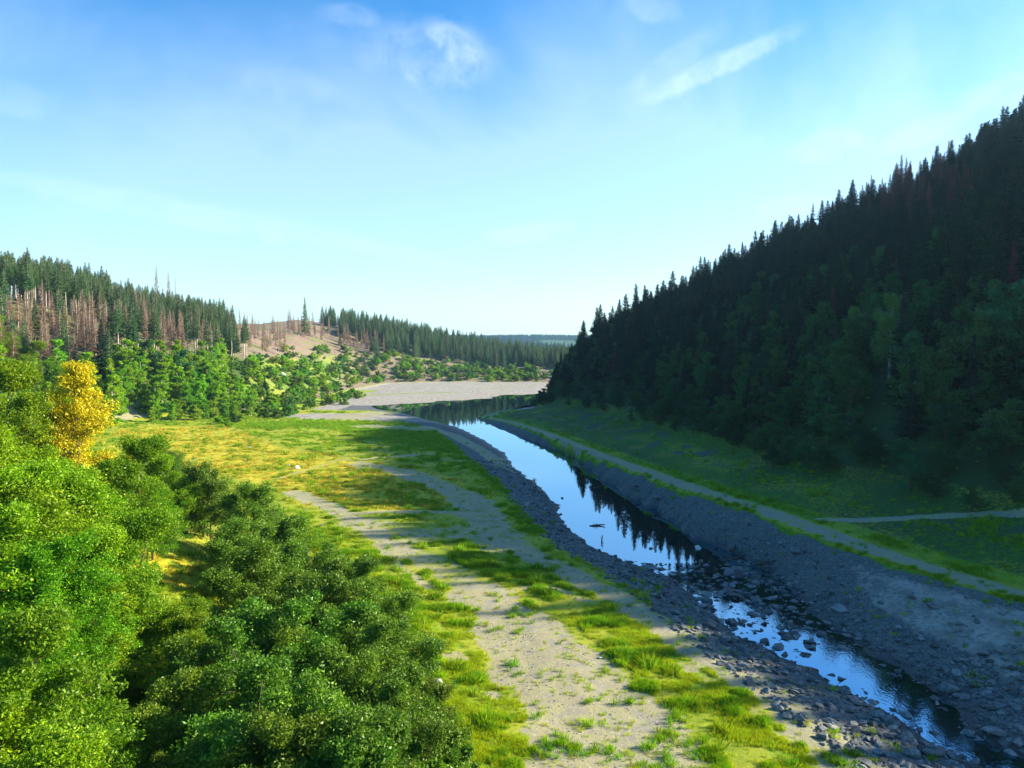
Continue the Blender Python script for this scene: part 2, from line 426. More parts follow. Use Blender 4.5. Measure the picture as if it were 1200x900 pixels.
# meadow colouring
put(dry, stroke([(200, 505), (250, 530), (330, 545), (420, 560), (460, 580)], 17, 8), .8)
put(dry, stroke([(230, 668)], 5.5, 1.5), 1); off(forest, stroke([(230, 668)], 7, 2)); off(lush, stroke([(230, 668)], 6, 2)) 
put(dry, stroke([(120, 850)], 2.2, 1), .9); put(gravel, stroke([(120, 850)], 1.3, .6), .6); off(forest, stroke([(120, 850)], 4, 1))
put(lush, stroke([(330, 497), (430, 500), (520, 520)], 13, 6), 1)
put(lush, stroke([(410, 592), (480, 592), (530, 597)], 3.2, 1.2), 1)
put(lush, stroke([(540, 530), (600, 575), (650, 625), (720, 662), (790, 712)], 3, 1.5), .85)  # bank grass in the hill's shadow, shade painted as deeper green
put(lush, stroke([(450, 690), (500, 740), (545, 800), (570, 890)], 2.2, 1.2), .5)
put(lush, stroke([(700, 715), (780, 770), (860, 830), (940, 890)], 2.0, 1.2), .6)
put(lush, stroke([(390, 625), (470, 660)], 2.0, 1.2), .5)
put(lush, stroke([(260, 490), (300, 500)], 8, 4), .6)
put(lush, sstep(1.5, 3, GX - xt) * (GY < 330) * sstep(6, 0, dR) * (.45 + .5 * sstep(.3, .6, vnoise(GX * .22, GY * .12, 72))), 1)
put(dry, sstep(-14, -6, dR) * sstep(2, -2, dR) * (GX > xt + 3) * (GY < 330) * .32 * (vnoise(GX * .3, GY * .2, 73) > .4))
put(lush, sstep(-4.2, -3, GX - xt) * sstep(-1.4, -2.2, GX - xt) * (GY < 330), .9)
put(gravel, bare * .0)
put(lush, sstep(12, 24, dL) * (PXg < 290), .5)
put(lush, sstep(4, 14, dL) * sstep(64, 44, dL) * sstep(470, 380, PXg) * (.35 + .5 * vnoise(GX * .05, GY * .05, 64)), 1); off(cut, sstep(4, 14, dL) * sstep(60, 40, dL) * sstep(470, 380, PXg), .45)
for a_ in (lush, dry): off(a_, gravel * .5)
cov_a = np.stack([gravel, dry, lush, scree], -1).reshape(-1, 4)
cov_b = np.stack([mud, forest, wet, cut], -1).reshape(-1, 4)
ny, nx_ = GX.shape
idx = np.arange(ny * nx_).reshape(ny, nx_)
Fq = np.stack([idx[:-1, :-1], idx[:-1, 1:], idx[1:, 1:], idx[1:, :-1]], -1).reshape(-1, 4)
Vt = np.stack([GX, GY, GZ], -1).reshape(-1, 3)
def cc(A): return .25 * (A[:-1, :-1] + A[1:, :-1] + A[:-1, 1:] + A[1:, 1:]).ravel()
cls = np.zeros(len(Fq), int)                                     # meadow
fx, fy = cc(GX), cc(GY)
leftside = cc(GX - .5 * (xl + xr)) < 0
cls[(cc(scree) > .5) & leftside] = 2
cls[(~leftside)] = 3
cls[(~leftside) & (cc(np.abs(GX - xt)) < 1.6) & (fy < 300)] = 4
cls[(fy > 300) | (cc(mud) > .6) & leftside] = 5
cls[(cc(gravel) > .5) & leftside & (fy < 300)] = 1
cls[cc(dL) > 14] = 6
cls[cc(dR) > 0] = 7
TN = ['meadow', 'gravel_path', 'river_bank', 'terrace', 'track', 'lake_bed', 'hillside', 'mountain_slope']
for ci, nm_ in enumerate(TN):
    f = Fq[cls == ci]
    if not len(f): continue
    u, inv = np.unique(f, return_inverse=True)
    me = mesh_np(nm_, Vt[u], inv.reshape(-1, 4), [M['ground']], smooth=True,
                 attrs={'cover_a': ('FLOAT_COLOR', 'POINT', cov_a[u]), 'cover_b': ('FLOAT_COLOR', 'POINT', cov_b[u])})
    o = obj(nm_, me); o['kind'] = 'structure'

def bil(A, x, y):
    """sample a terrain layer at world points"""
    i = np.clip(np.searchsorted(gx, x) - 1, 0, len(gx) - 2); j = np.clip(np.searchsorted(gy, y) - 1, 0, len(gy) - 2)
    return A[j, i]
def Hs(x, y): return float(H(np.array([x]), np.array([y]))[0])

# ------------------------------------------------------------------ water
def water():
    m, nt, out = newmat('water'); k = NT(nt)
    b = k.n('ShaderNodeBsdfPrincipled'); b.inputs['Base Color'].default_value = (.006, .012, .012, 1)
    b.inputs['Roughness'].default_value = .015; b.inputs['IOR'].default_value = 1.5
    g = k.n('ShaderNodeNewGeometry')
    mp = k.n('ShaderNodeMapping'); mp.inputs['Scale'].default_value = (1, .6, 1); k.l(g.outputs['Position'], mp.inputs[0])
    n = k.noise(1.1, 3, .5, mp.outputs[0]); n2 = k.noise(6, 2, .5, mp.outputs[0])
    sx = k.n('ShaderNodeSeparateXYZ'); k.l(g.outputs['Position'], sx.inputs[0])
    rip = k.smooth(sx.outputs[1], 86, 76)
    bp = k.n('ShaderNodeBump'); bp.inputs['Distance'].default_value = .02
    k.l(k.math('MULTIPLY_ADD', rip, .12, .05), bp.inputs['Strength'])
    k.l(k.math('ADD', n, k.math('MULTIPLY', n2, rip)), bp.inputs['Height']); k.l(bp.outputs[0], b.inputs['Normal'])
    gl = k.n('ShaderNodeBsdfGlossy'); gl.inputs['Color'].default_value = (.27, .68, 1, 1); gl.inputs['Roughness'].default_value = .02
    k.l(bp.outputs[0], gl.inputs['Normal'])
    ms = k.n('ShaderNodeMixShader'); ms.inputs[0].default_value = .50; k.l(b.outputs[0], ms.inputs[1]); k.l(gl.outputs[0], ms.inputs[2])
    k.l(ms.outputs[0], out.inputs[0])
    M['water'] = m
    ys = np.concatenate([np.arange(-20, 90, 1.0), np.arange(90, 300, 5), [320, 345]])
    V = []
    for y in ys:
        a = float(I(WL, y)[0]); b_ = float(I(WR, y)[0])
        for t in np.linspace(0, 1, 7): V.append((a - 2.5 + (b_ - a + 5) * t, y, float(wz(y))))
    n_ = len(ys); q = np.arange(n_ * 7).reshape(n_, 7)
    f = np.stack([q[:-1, :-1], q[:-1, 1:], q[1:, 1:], q[1:, :-1]], -1).reshape(-1, 4)
    # river's far end widens into the lake
    o = obj('river', mesh_np('river', V, f, [m], smooth=True)); o['kind'] = 'structure'
    LV = [(float(I(WL, 345)[0]) - 60, 345, 0), (float(I(WR, 345)[0]) + 2.5, 345, 0), (560, 900, 0), (-60, 620, 0), (-110, 420, 0)]
    a = float(I(WL, 345)[0]) - 2.5
    LV = [(-130, 345, 0), (a, 345, 0), (float(I(WR, 345)[0]) + 2.5, 345, 0), (330, 720, 0), (-130, 720, 0)]
    me = bpy.data.meshes.new('lake'); me.from_pydata(LV, [], [(0, 1, 2, 3, 4)]); me.materials.append(m)
    o = obj('lake', me); o['kind'] = 'structure'
water()

# ------------------------------------------------------------------ plant meshes
def tube(path, radii, n=6):
    """one tapering limb as (verts, quads)"""
    path = np.asarray(path, float); V = []; prev = None
    for i, p in enumerate(path):
        d = path[min(i + 1, len(path) - 1)] - path[max(i - 1, 0)]; d = d / (np.linalg.norm(d) + 1e-9)
        u = np.cross(d, (0, 1, .13)); u /= np.linalg.norm(u) + 1e-9; v = np.cross(d, u)
        for k in range(n):
            a = 2 * PI * k / n; V.append(p + radii[i] * (u * math.cos(a) + v * math.sin(a)))
    L = len(path); q = []
    for i in range(L - 1):
        for k in range(n):
            q.append((i * n + k, i * n + (k + 1) % n, (i + 1) * n + (k + 1) % n, (i + 1) * n + k))
    return np.array(V), np.array(q)

def merge(parts):
    V = []; Q = []; o = 0
    for v, q in parts: V.append(v); Q.append(q + o); o += len(v)
    return np.concatenate(V), np.concatenate(Q)

def rand_dirs(n, rs):
    v = rs.normal(size=(n, 3)); return v / np.linalg.norm(v, axis=1, keepdims=True)

def leaves(P, size, rs, flat=.45, asp=.55):
    """one small rhombic leaf per point"""
    n = len(P)
    nrm = rand_dirs(n, rs) * (1 - flat) + np.array([0, 0, flat]); nrm /= np.linalg.norm(nrm, axis=1, keepdims=True) + 1e-9
    u = np.cross(nrm, rand_dirs(n, rs)); u /= np.linalg.norm(u, axis=1, keepdims=True) + 1e-9
    v = np.cross(nrm, u); s = (size * rs.uniform(.45, 1.6, n))[:, None]
    u = u * s; v = v * s * asp
    V = np.stack([P - u, P - v * .9 + u * .1, P + u, P + v * .9 + u * .1], 1).reshape(-1, 3)
    return V, np.arange(4 * n).reshape(n, 4)

def broadleaf(seed, h=10.0, r=3.6, base=.12, limbs=26, subs=8, per=260, leaf=.075, clump=.62, stems=1, weep=0., top=1.0, shape=.7):
    rs = np.random.RandomState(seed)
    wood = []; centers = []
    for s in range(stems):
        lean = rs.normal(size=2) * (.05 if stems == 1 else .16) * h
        off_ = rs.normal(size=2) * (0 if stems == 1 else .35)
        zz = np.linspace(0, 1, 7)
        path = np.stack([off_[0] + lean[0] * zz ** 1.3 + rs.normal(size=7) * .012 * h * zz, off_[1] + lean[1] * zz ** 1.3 + rs.normal(size=7) * .012 * h * zz, zz * h * .93 * (1 if s == 0 else rs.uniform(.7, .95))], 1)
        rad = (.018 * h / stems ** .5) * (1 - zz) ** .8 + .012
        wood.append(tube(path, rad))
        for i in range(limbs // stems):
            t = base + (1 - base) * rs.uniform(0, 1) ** .9
            p0 = np.array([np.interp(t, zz, path[:, j]) for j in range(3)])
            a = rs.uniform(0, 2 * PI)
            tt = (t - base) / (1 - base)
            prof = (math.sin(PI * min(1, .18 + .82 * tt) ** shape) + .12)
            L = r * prof * rs.uniform(.7, 1.1)
            up = rs.uniform(.15, .6) * L + (.12 * h if tt > .8 else 0)
            e = p0 + np.array([math.cos(a) * L, math.sin(a) * L, up])
            e[2] = min(e[2], h * top)
            midp = (p0 + e) / 2 + np.array([0, 0, .08 * L]) + rs.normal(size=3) * .05 * L
            r0 = float(np.interp(t, zz, rad)) * .55
            wood.append(tube([p0, midp, e], [r0, r0 * .6, .008], 4))
            for j in range(subs):
                q = rs.uniform(.35, 1.05)
                c = p0 + (e - p0) * q + rs.normal(size=3) * np.array([.16, .16, .13]) * L * 1.1 + np.array([0, 0, .05 * L])
                if rs.rand() < .5: wood.append(tube([p0 + (e - p0) * q * .8, c], [r0 * .3, .005], 3))
                centers.append(c)
    centers = np.array(centers)
    P = []
    for c in centers:
        n = int(per * rs.uniform(.5, 1.4)); k = clump * rs.uniform(.7, 1.3)
        g = rand_dirs(n, rs) * (rs.uniform(0, 1, n)[:, None] ** .45) * k * np.array([1, 1, .62])
        if weep:
            g[:, 2] -= rs.uniform(0, weep, n) * 2
        P.append(c + g)
    P = np.concatenate(P); P[:, 2] = np.maximum(P[:, 2], .05)
    V, Q = leaves(P, leaf, rs)
    rnd = np.clip(rs.uniform(0, .8, len(P)) + rs.normal(size=len(P)) * .1, 0, 1)
    rnd[rs.rand(len(P)) < .04] = 1
    wv, wq = merge(wood)
    return (wv, wq), (V, Q, rnd)

def spruce(seed, h=20.0, r=3.0, base=.06, whorl=.5, nb=7, dens=9, dead=False, width=.11):
    rs = np.random.RandomState(seed)
    zz = np.linspace(0, 1, 6)
    wob_ = rs.normal(size=(6, 2)) * .006 * h; wob_[0] = 0
    path = np.stack([wob_[:, 0], wob_[:, 1], zz * h], 1)
    tr = [tube(path, (.0105 if base < .3 else .0135) * h * (1 - zz) + .02, 6)]
    V = []; Q = []; o = 0; rn = []
    z = base * h
    while z < h * .985:
        t = (z / h - base) / (1 - base)
        L0 = r * (1 - t) ** .85 * (.72 + .28 * min(1, t * 6 + .2)) + .12
        n = max(4, int(nb * (1 - t * .35)))
        a0 = rs.uniform(0, 2 * PI)
        for i in range(n):
            if rs.rand() < (.22 if dead else .10): continue
            a = a0 + 2 * PI * i / n + rs.normal() * .25
            L = L0 * rs.uniform(.6, 1.18)
            dirv = np.array([math.cos(a), math.sin(a), 0]); side = np.array([-math.sin(a), math.cos(a), 0])
            droop = L * (.38 - .75 * t) + rs.normal() * .06 * L
            z0 = z + rs.normal() * .1
            def pt(s): return dirv * L * s + np.array([0, 0, z0 - droop * (s ** 1.3) + .12 * L * s ** 4])
            if dead or L > .6: tr.append(tube([pt(0), pt(.6), pt(1)], [.022 if dead else .03, .014, .004], 3))
            m = max(3, int(dens * (L / r) ** .7))
            for s in np.linspace(.12, 1.0, m):
                for sd in (-1, 1):
                    if dead and rs.rand() < .45: continue
                    p = pt(s)
                    ln = L * (.42 * (1 - s) + .12) * rs.uniform(.7, 1.3)
                    d = side * sd * ln + dirv * ln * .75 + np.array([0, 0, -rs.uniform(.15, .55) * ln])
                    w = (dirv * .5 + np.array([0, 0, rs.uniform(-1, .3)])) * width * rs.uniform(.7, 1.3) * (1.2 + ln)
                    w2 = np.array([0, 0, -1.]) * width * rs.uniform(.8, 2.2)
                    V += [p - w * .4, p + d * .45 + w2, p + d, p + w]; Q.append((o, o + 1, o + 2, o + 3)); o += 4
                    rn.append(min(1, max(0, rs.uniform(0, .7) + .25 * s)))
        z += whorl * (1 - .45 * t) * rs.uniform(.8, 1.2)
    tip = np.array([path[-1, 0], path[-1, 1], h])
    for k in range(5):
        a = rs.uniform(0, 2 * PI); d = np.array([math.cos(a), math.sin(a), 0])
        V += [tip + np.array([0, 0, -.9]), tip + d * .10 + np.array([0, 0, -.5]), tip + np.array([0, 0, .05]), tip - d * .04 + np.array([0, 0, -.4])]
        Q.append((o, o + 1, o + 2, o + 3)); o += 4; rn.append(.5)
    return merge(tr), (np.array(V), np.array(Q), np.array(rn))

def shift_xy(V, top):  # keeps the crown on the trunk's line
    return V

class Kind:
    """a kind of plant: a few variants, each trunk + crown meshes"""
    def __init__(s, name, gens, bark, leafmats, h):
        s.name = name; s.h = h; s.var = []
        for (w, c) in gens:
            t = mesh_np(name + '_trunk', w[0], w[1], [M[bark]], smooth=True)
            for lm in leafmats:
                cr = mesh_np(name + '_crown', c[0], c[1], [M[lm]], attrs={'rnd': ('FLOAT', 'FACE', c[2])})
                s.var.append((t, cr))
        s.count = 0; s.protos = {}
    def place(s, x, y, h, label, cat, group, name=None, v=None, wide=1.0, vary=0, rz=None, parts=True, lean=0, z=None):
        v = random.randrange(len(s.var)) if v is None else v % len(s.var)
        r = bpy.data.objects.new(name or s.name, None); link(r)
        r.empty_display_size = .5
        r.location = (x, y, (Hs(x, y) if z is None else z) - .08); k = h / s.h; wide = wide * (1 + vary * random.uniform(-1, 1))
        r.scale = (k * wide, k * wide, k)
        r.rotation_euler = (lean * random.uniform(-1, 1), lean * random.uniform(-1, 1), random.uniform(0, 2 * PI) if rz is None else rz)
        if v not in s.protos:
            a = obj('trunk', s.var[v][0], r); b = obj('crown', s.var[v][1], r); s.protos[v] = (a, b)
        else:
            for p in s.protos[v]:
                c = p.copy(); c.parent = r; C.objects.link(c)
        tag(r, label, cat, group)
        return r

K = {}
K['green'] = Kind('leafy_tree', [broadleaf(s, 11, 4.2, .08, 46, 11, 150, .085, .82, stems=2) for s in (1, 2, 3)], 'bark', ['green_leaf'], 11)
K['alder'] = Kind('alder_tree', [broadleaf(s, 8, 3.0, .06, 44, 11, 140, .072, .62, stems=3) for s in (11, 12, 13)], 'bark', ['alder_leaf'], 8)
K['willow'] = Kind('willow_bush', [broadleaf(21, 4, 2.0, .02, 30, 7, 150, .085, .42, stems=4)], 'bark', ['alder_leaf'], 4)
K['yellow'] = Kind('autumn_tree', [broadleaf(31, 12, 3.6, .10, 36, 10, 130, .095, .8, stems=1)], 'bark', ['yellow_leaf'], 12)
K['fresh'] = Kind('young_tree', [broadleaf(s, 12, 3.0, .10, 24, 6, 60, .20, .8, shape=.9) for s in (41, 42, 43)], 'pale_bark', ['fresh_leaf'], 12)
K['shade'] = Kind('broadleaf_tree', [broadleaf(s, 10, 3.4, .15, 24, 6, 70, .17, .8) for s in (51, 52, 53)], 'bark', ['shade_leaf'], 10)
K['birch'] = Kind('birch_tree', [broadleaf(61, 16, 3.4, .32, 30, 7, 90, .12, .6, weep=.8, shape=.8)], 'birch_bark', ['birch_leaf', 'fresh_leaf'], 16)
K['bush'] = Kind('bush', [broadleaf(s, 4, 2.2, .02, 16, 5, 40, .22, .6, stems=3) for s in (71, 72, 73)], 'bark', ['bush_leaf', 'fresh_leaf'], 4)
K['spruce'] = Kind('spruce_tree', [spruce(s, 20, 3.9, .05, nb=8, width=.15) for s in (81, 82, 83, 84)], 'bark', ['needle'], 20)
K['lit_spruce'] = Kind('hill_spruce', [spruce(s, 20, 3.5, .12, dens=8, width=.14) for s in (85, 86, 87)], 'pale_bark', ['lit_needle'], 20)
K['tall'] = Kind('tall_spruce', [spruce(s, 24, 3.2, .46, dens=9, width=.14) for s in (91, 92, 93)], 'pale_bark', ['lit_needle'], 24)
K['dead'] = Kind('dead_spruce', [spruce(s, 20, 2.4, .22, dead=True, dens=10) for s in (101, 102, 103)], 'pale_bark', ['dead_needle'], 20)
K['red'] = Kind('withered_spruce', [spruce(s, 20, 2.8, .10, dens=8) for s in (111, 112)], 'bark', ['red_needle'], 20)

# ------------------------------------------------------------------ scattering of masses nobody could count
def scatter(name, P, rz, sc, ix, sources, tilt=None, sc3=None):
    """sources: list of lists of objects already in the scene whose meshes are repeated at the points"""
    n = len(P)
    me = mesh_np(name, P, [np.zeros((0, 3), int)] if False else [], [], attrs=None) if False else bpy.data.meshes.new(name)
    me.vertices.add(n); me.vertices.foreach_set('co', np.asarray(P, np.float32).ravel())
    rot = np.zeros((n, 3), np.float32); rot[:, 2] = rz
    if tilt is not None: rot[:, :2] = tilt
    S = np.repeat(np.asarray(sc, np.float32)[:, None], 3, 1) if sc3 is None else np.asarray(sc3, np.float32)
    for nm_, typ, dat in (('rot', 'FLOAT_VECTOR', rot), ('scl', 'FLOAT_VECTOR', S)):
        a = me.attributes.new(nm_, typ, 'POINT'); a.data.foreach_set('vector', dat.ravel())
    a = me.attributes.new('idx', 'INT', 'POINT'); a.data.foreach_set('value', np.asarray(ix, np.int32))
    me.update()
    o = obj(name, me)
    ng = bpy.data.node_groups.new(name, 'GeometryNodeTree')
    ng.interface.new_socket('Geometry', in_out='INPUT', socket_type='NodeSocketGeometry')
    ng.interface.new_socket('Geometry', in_out='OUTPUT', socket_type='NodeSocketGeometry')
    N = ng.nodes.new; L = ng.links.new
    gi = N('NodeGroupInput'); go = N('NodeGroupOutput'); ip = N('GeometryNodeInstanceOnPoints'); jl = N('GeometryNodeJoinGeometry')
    for srcs in reversed(sources):          # a join puts the last linked first
        js = N('GeometryNodeJoinGeometry')
        for s in srcs:
            oi = N('GeometryNodeObjectInfo'); oi.inputs['Object'].default_value = s; oi.transform_space = 'ORIGINAL'
            L(oi.outputs['Geometry'], js.inputs[0])
        ti = N('GeometryNodeGeometryToInstance'); L(js.outputs[0], ti.inputs[0]); L(ti.outputs[0], jl.inputs[0])
    L(gi.outputs[0], ip.inputs['Points']); L(jl.outputs[0], ip.inputs['Instance'])
    ip.inputs['Pick Instance'].default_value = True
    for nm_, typ, sock in (('rot', 'FLOAT_VECTOR', 'Rotation'), ('scl', 'FLOAT_VECTOR', 'Scale'), ('idx', 'INT', 'Instance Index')):
        na = N('GeometryNodeInputNamedAttribute'); na.data_type = typ; na.inputs['Name'].default_value = nm_
        src = na.outputs[0]
        if sock == 'Rotation':
            e = N('FunctionNodeEulerToRotation'); L(src, e.inputs[0]); src = e.outputs[0]
        L(src, ip.inputs[sock])
    L(ip.outputs[0], go.inputs[0])
    md = o.modifiers.new('scatter', 'NODES'); md.node_group = ng
    return o

def grid_pts(x0, x1, y0, y1, step, jit=.42):
    a, b = np.meshgrid(np.arange(x0, x1, step), np.arange(y0, y1, step))
    a = a.ravel() + RS.uniform(-jit, jit, a.size) * step; b = b.ravel() + RS.uniform(-jit, jit, b.size) * step
    return a, b

# ------------------------------------------------------------------ right-hand forest
x, y = grid_pts(5, 420, -30, 560, 4.4, .62)
d = -sdist(x, y, RFOOT); z = H(x, y)
capd = np.interp(y, [-50, 0, 40, 80, 100, 130, 160, 200, 300, 400, 480, 600, 900], [12, 17, 23, 32, 42, 60, 74, 94, 130, 146, 140, 110, 60]) / .655 * 1.08
keep = (d > 6 + 5 * RS.rand(len(x))) & (d < capd + 18)
x, y, z, d = x[keep], y[keep], z[keep], d[keep]
tip = np.exp(-((y - 275) / 50) ** 2) * sstep(38, 22, d)
hh = (10 + 9.5 * RS.rand(len(x)) ** 1.4) * (1 + .45 * tip) * (.75 + .5 * vnoise(x * .06, y * .06, 95)) * np.clip(.70 + d / 80, .55, 1) * np.interp(y, [60, 90, 130, 250, 320], [.8, .9, 1, 1, 1.05])
px, py = proj(x, y, z + hh * .7)
red = (np.hypot((px - 1055) / 95, (py - 205) / 45) < RS.uniform(.5, 1.1, len(x))) & (RS.rand(len(x)) < .75)
red |= (RS.rand(len(x)) < .008)
pb = proj(x, y, z)
clear_birch = (np.abs(px - 1026) < 34) & (pb[1] > 400) & (pb[1] - hh / y * F < 460) & (y < 200)
clear_birch |= (np.abs(px - 975) < 22) & (pb[1] > 455)
vis = (px > -20) & (px < 1220) & (y > 30)
ok = ~clear_birch
size = np.where(vis, hh / y, 0)
order = np.argsort(-size)
mass = []; nsp = 0; nrd = 0
for i in order:
    if not ok[i]: continue
    if vis[i] and red[i] and nrd < 110:
        nrd += 1
        K['red'].place(x[i], y[i], hh[i], 'reddish brown withered spruce high up in the dark forest on the shaded slope', 'spruce', 'withered spruces among the dark forest', lean=.02)
    elif vis[i] and not red[i] and nsp < 290:
        nsp += 1
        if py[i] > 470: lb, gp = 'dark spruce at the foot of the shaded forest, just above the grassy bank', 'dark spruces along the foot of the slope'
        elif px[i] > 1000: lb, gp = 'tall dark spruce in the deep shade of the steepest forest', 'dark spruces on the steep shaded slope'
        elif px[i] > 800: lb, gp = 'dark spruce in the middle of the shaded mountain forest', 'dark spruces in the middle of the shaded slope'
        else: lb, gp = 'dark spruce on the low wooded spur where the lake bends', 'dark spruces on the spur'
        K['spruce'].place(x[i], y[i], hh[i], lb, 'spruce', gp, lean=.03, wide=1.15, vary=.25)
    else: mass.append(i)
mass = np.array(mass)
srcs = [[*K['spruce'].protos[v]] for v in sorted(K['spruce'].protos)]
def tree_mass(name, x, y, hh, k, srcs, label, cat):
    n = len(x); P = np.stack([x, y, H(x, y) - .1], 1)
    o = scatter(name, P, RS.uniform(0, 6.28, n), hh / k.h, sc3=(hh / k.h)[:, None] * np.stack([w_ := RS.uniform(.9, 1.5, n), w_, np.ones(n)], 1), ix=RS.randint(0, len(srcs), n), sources=srcs, tilt=RS.normal(size=(n, 2)) * .02)
    return tag(o, label, cat, kind='stuff')
tree_mass('spruce_forest', x[mass], y[mass], hh[mass], K['spruce'], srcs, 'mass of dark spruce forest covering the shaded mountain slope', 'forest')

# broadleaf trees along the foot of the slope
x, y = grid_pts(0, 110, 60, 390, 4.6)
d = -sdist(x, y, RFOOT)
keep = (d > -1.5 + 2 * RS.rand(len(x))) & (d < 55) & (RS.rand(len(x)) < np.interp(d, [0, 10, 34, 55], [1, .8, .4, .22]))
for X, Y, D in zip(x[keep], y[keep], d[keep]):
    p, q = proj(X, Y, Hs(X, Y) + 3)
    q0 = proj(X, Y, Hs(X, Y))[1]
    if p > 1240 or abs(p - 1032) < 30 and 430 < q0 < 520: continue
    h = random.uniform(3, 6) + min(6, D * .35)
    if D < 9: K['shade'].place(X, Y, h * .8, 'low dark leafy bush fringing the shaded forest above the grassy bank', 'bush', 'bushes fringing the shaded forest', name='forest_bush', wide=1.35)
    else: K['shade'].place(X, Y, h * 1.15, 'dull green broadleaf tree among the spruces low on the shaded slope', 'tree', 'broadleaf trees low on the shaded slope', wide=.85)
def at_ground(px, py): return march(px, py)
X, Y = at_ground(1042, 446)
K['birch'].place(X, Y, 17.5 * Y / 150, 'tall pale green birch with a white trunk on the dark slope', 'birch', None, v=0, rz=2)
X, Y = at_ground(972, 470)
K['birch'].place(X, Y, 8.5 * Y / 120, 'smaller birch left of and below the tall white-trunked birch', 'birch', None, v=0, rz=.7, wide=1.4)
X, Y = at_ground(998, 440)
K['birch'].place(X, Y, 12 * Y / 130, 'slim dim birch close beside the tall white-trunked birch', 'birch', None, v=0, rz=3.3, wide=.8)
for (p_, q_, h_, lb) in ((676, 388, 13, 'sunlit yellow-green treetop at the dark spur, the slimmer one'), (693, 392, 11, 'sunlit yellow-green rounded treetop at the dark spur, the broader one')):
    X, Y = march(p_, q_, h_)
    K['birch'].place(X, Y, h_ + .8, lb, 'tree', None, name='sunlit_tree', v=1, wide=1.1 if h_ < 12 else .8)

# ------------------------------------------------------------------ left-hand hill
x, y = grid_pts(-420, 260, 140, 760, 5.4, .6)
d = sdist(x, y, LFOOT); z = H(x, y); px, py = proj(x, y, z)
u = RS.rand(len(x)); u2 = RS.rand(len(x))
m_ok = (d > 4) & (px > -70) & (px < 740)
cl = vnoise(x * .035, y * .035, 91)
cnt = dict(tall=0, lit=0, dead=0, bush=0, young=0)
massT = []; massB = []; massL = []
near = np.argsort(y)
for i in near:
    if not m_ok[i]: continue
    X, Y, D, p = x[i], y[i], d[i], px[i]
    capd = {True: 150}[True]
    k = None
    if p < 130:
        if D > 150 + 20: continue
        if D > 92: k = 'tall' if u[i] < .85 else 'lit'
        elif D > 84: k = None
        elif D > 36: k = 'dead' if (u[i] < .8 and p < 125) else ('lit' if u[i] < .9 else None)
        elif u[i] < .6: k = 'young'
    elif p < 262:
        if D > (165 if p < 235 else 128): continue
        if D > 105: k = 'lit' if u[i] < .8 else 'dead' if u[i] < .84 else None
        elif D > 80: k = 'lit' if u[i] < .75 else ('dead' if u[i] < .93 else 'tall')
        elif D > 42: k = ('dead' if u[i] < .75 else None) if cl[i] > .50 else ('tall' if u[i] < .7 else 'lit' if u[i] < .8 else None)
        elif u[i] < .85: k = 'young'
    elif p < 335:
        if D > 104: continue
        if p < 275 and D > 46 and RS.rand() < .6: k = 'lit'
        elif False: pass
        elif 48 < D < 88: k = ('dead' if u[i] < .36 else 'tall' if u[i] < .33 else None) if p > 290 else ('tall' if u[i] < .3 else 'dead' if u[i] < .65 else None)
        elif D > 46: k = 'tall' if u[i] < .25 else None
        elif u[i] < .5: k = 'bush'
    elif p < 398:
        if D > 150: k = 'lit' if (p > 375 and u[i] < .8 and D < 190) else None
        elif 78 < D < 98: k = 'dead' if u[i] < .45 else None
        elif D < 58: k = 'bush' if u[i] < (.62 if D < 30 else .42) else None
        else: k = 'dead' if u[i] < .05 else None
    else:
        if D > 62 + 6 * (cl[i] - .5):
            if D > 175: continue
            k = 'dead' if (p < 450 and D < 92 and u[i] < .75) else ('lit' if u[i] < .88 else 'dead')
        elif D < 60: k = 'bush' if u[i] < (.72 if D > 12 else .5) else ('lit' if u[i] > .965 and D > 15 else None)
    if k is None: continue
    if k == 'tall':
        h = 18 + 6 * u2[i]
        if cnt['tall'] < 280: cnt['tall'] += 1; K['tall'].place(X, Y, h, 'tall spruce with a long bare pale trunk on the sunlit hill', 'spruce', 'tall bare-trunked spruces on the sunlit hill', lean=.02)
    elif k == 'lit':
        h = (11 + 9 * u2[i]) * (.55 if D < 40 else 1)
        massL.append((X, Y, h, p))
    elif k == 'dead':
        if cnt['dead'] < 290:
            cnt['dead'] += 1
            lb, gp = (('brown dead spruce in the dense brown stand on the sunlit hill', 'brown dead spruces in the dense stand') if p < 200 else
                      ('thin grey-brown dead spruce on the sunlit hill beside the bare clearing', 'thin dead spruces by the clearing'))
            K['dead'].place(X, Y, 12 + 7 * u2[i], lb, 'dead tree', gp, lean=.03, wide=1.1 if p < 200 else .7)
    elif k == 'bush':
        h = 1.8 + 4.2 * u2[i] ** 1.6
        if cnt['bush'] < 290:
            cnt['bush'] += 1
            K['bush'].place(X, Y, h, 'leafy green bush on the lower sunlit hillside above the shore', 'bush', 'bushes on the lower sunlit hillside', name='hillside_bush', wide=1.0)
        else: massB.append((X, Y, h))
    elif k == 'young':
        cnt['young'] += 1
        K['fresh'].place(X, Y, 7 + 7 * u2[i], 'bright green young tree at the foot of the sunlit hill', 'tree', 'bright young trees at the foot of the hill', wide=.9)
massL.sort(key=lambda t: -t[2] / t[1])
for X, Y, h, p in massL[:290]:
    lb, gp = (('green spruce in the upper forest of the sunlit hill above the brown stand', 'green spruces above the brown stand') if p < 300 else
              ('blue-green spruce on the sunlit hill beyond the bare clearing', 'spruces beyond the bare clearing'))
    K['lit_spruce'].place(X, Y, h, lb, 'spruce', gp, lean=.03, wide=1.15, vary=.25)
rest = np.array([t[:3] for t in massL[290:]]) if len(massL) > 290 else np.zeros((0, 3))
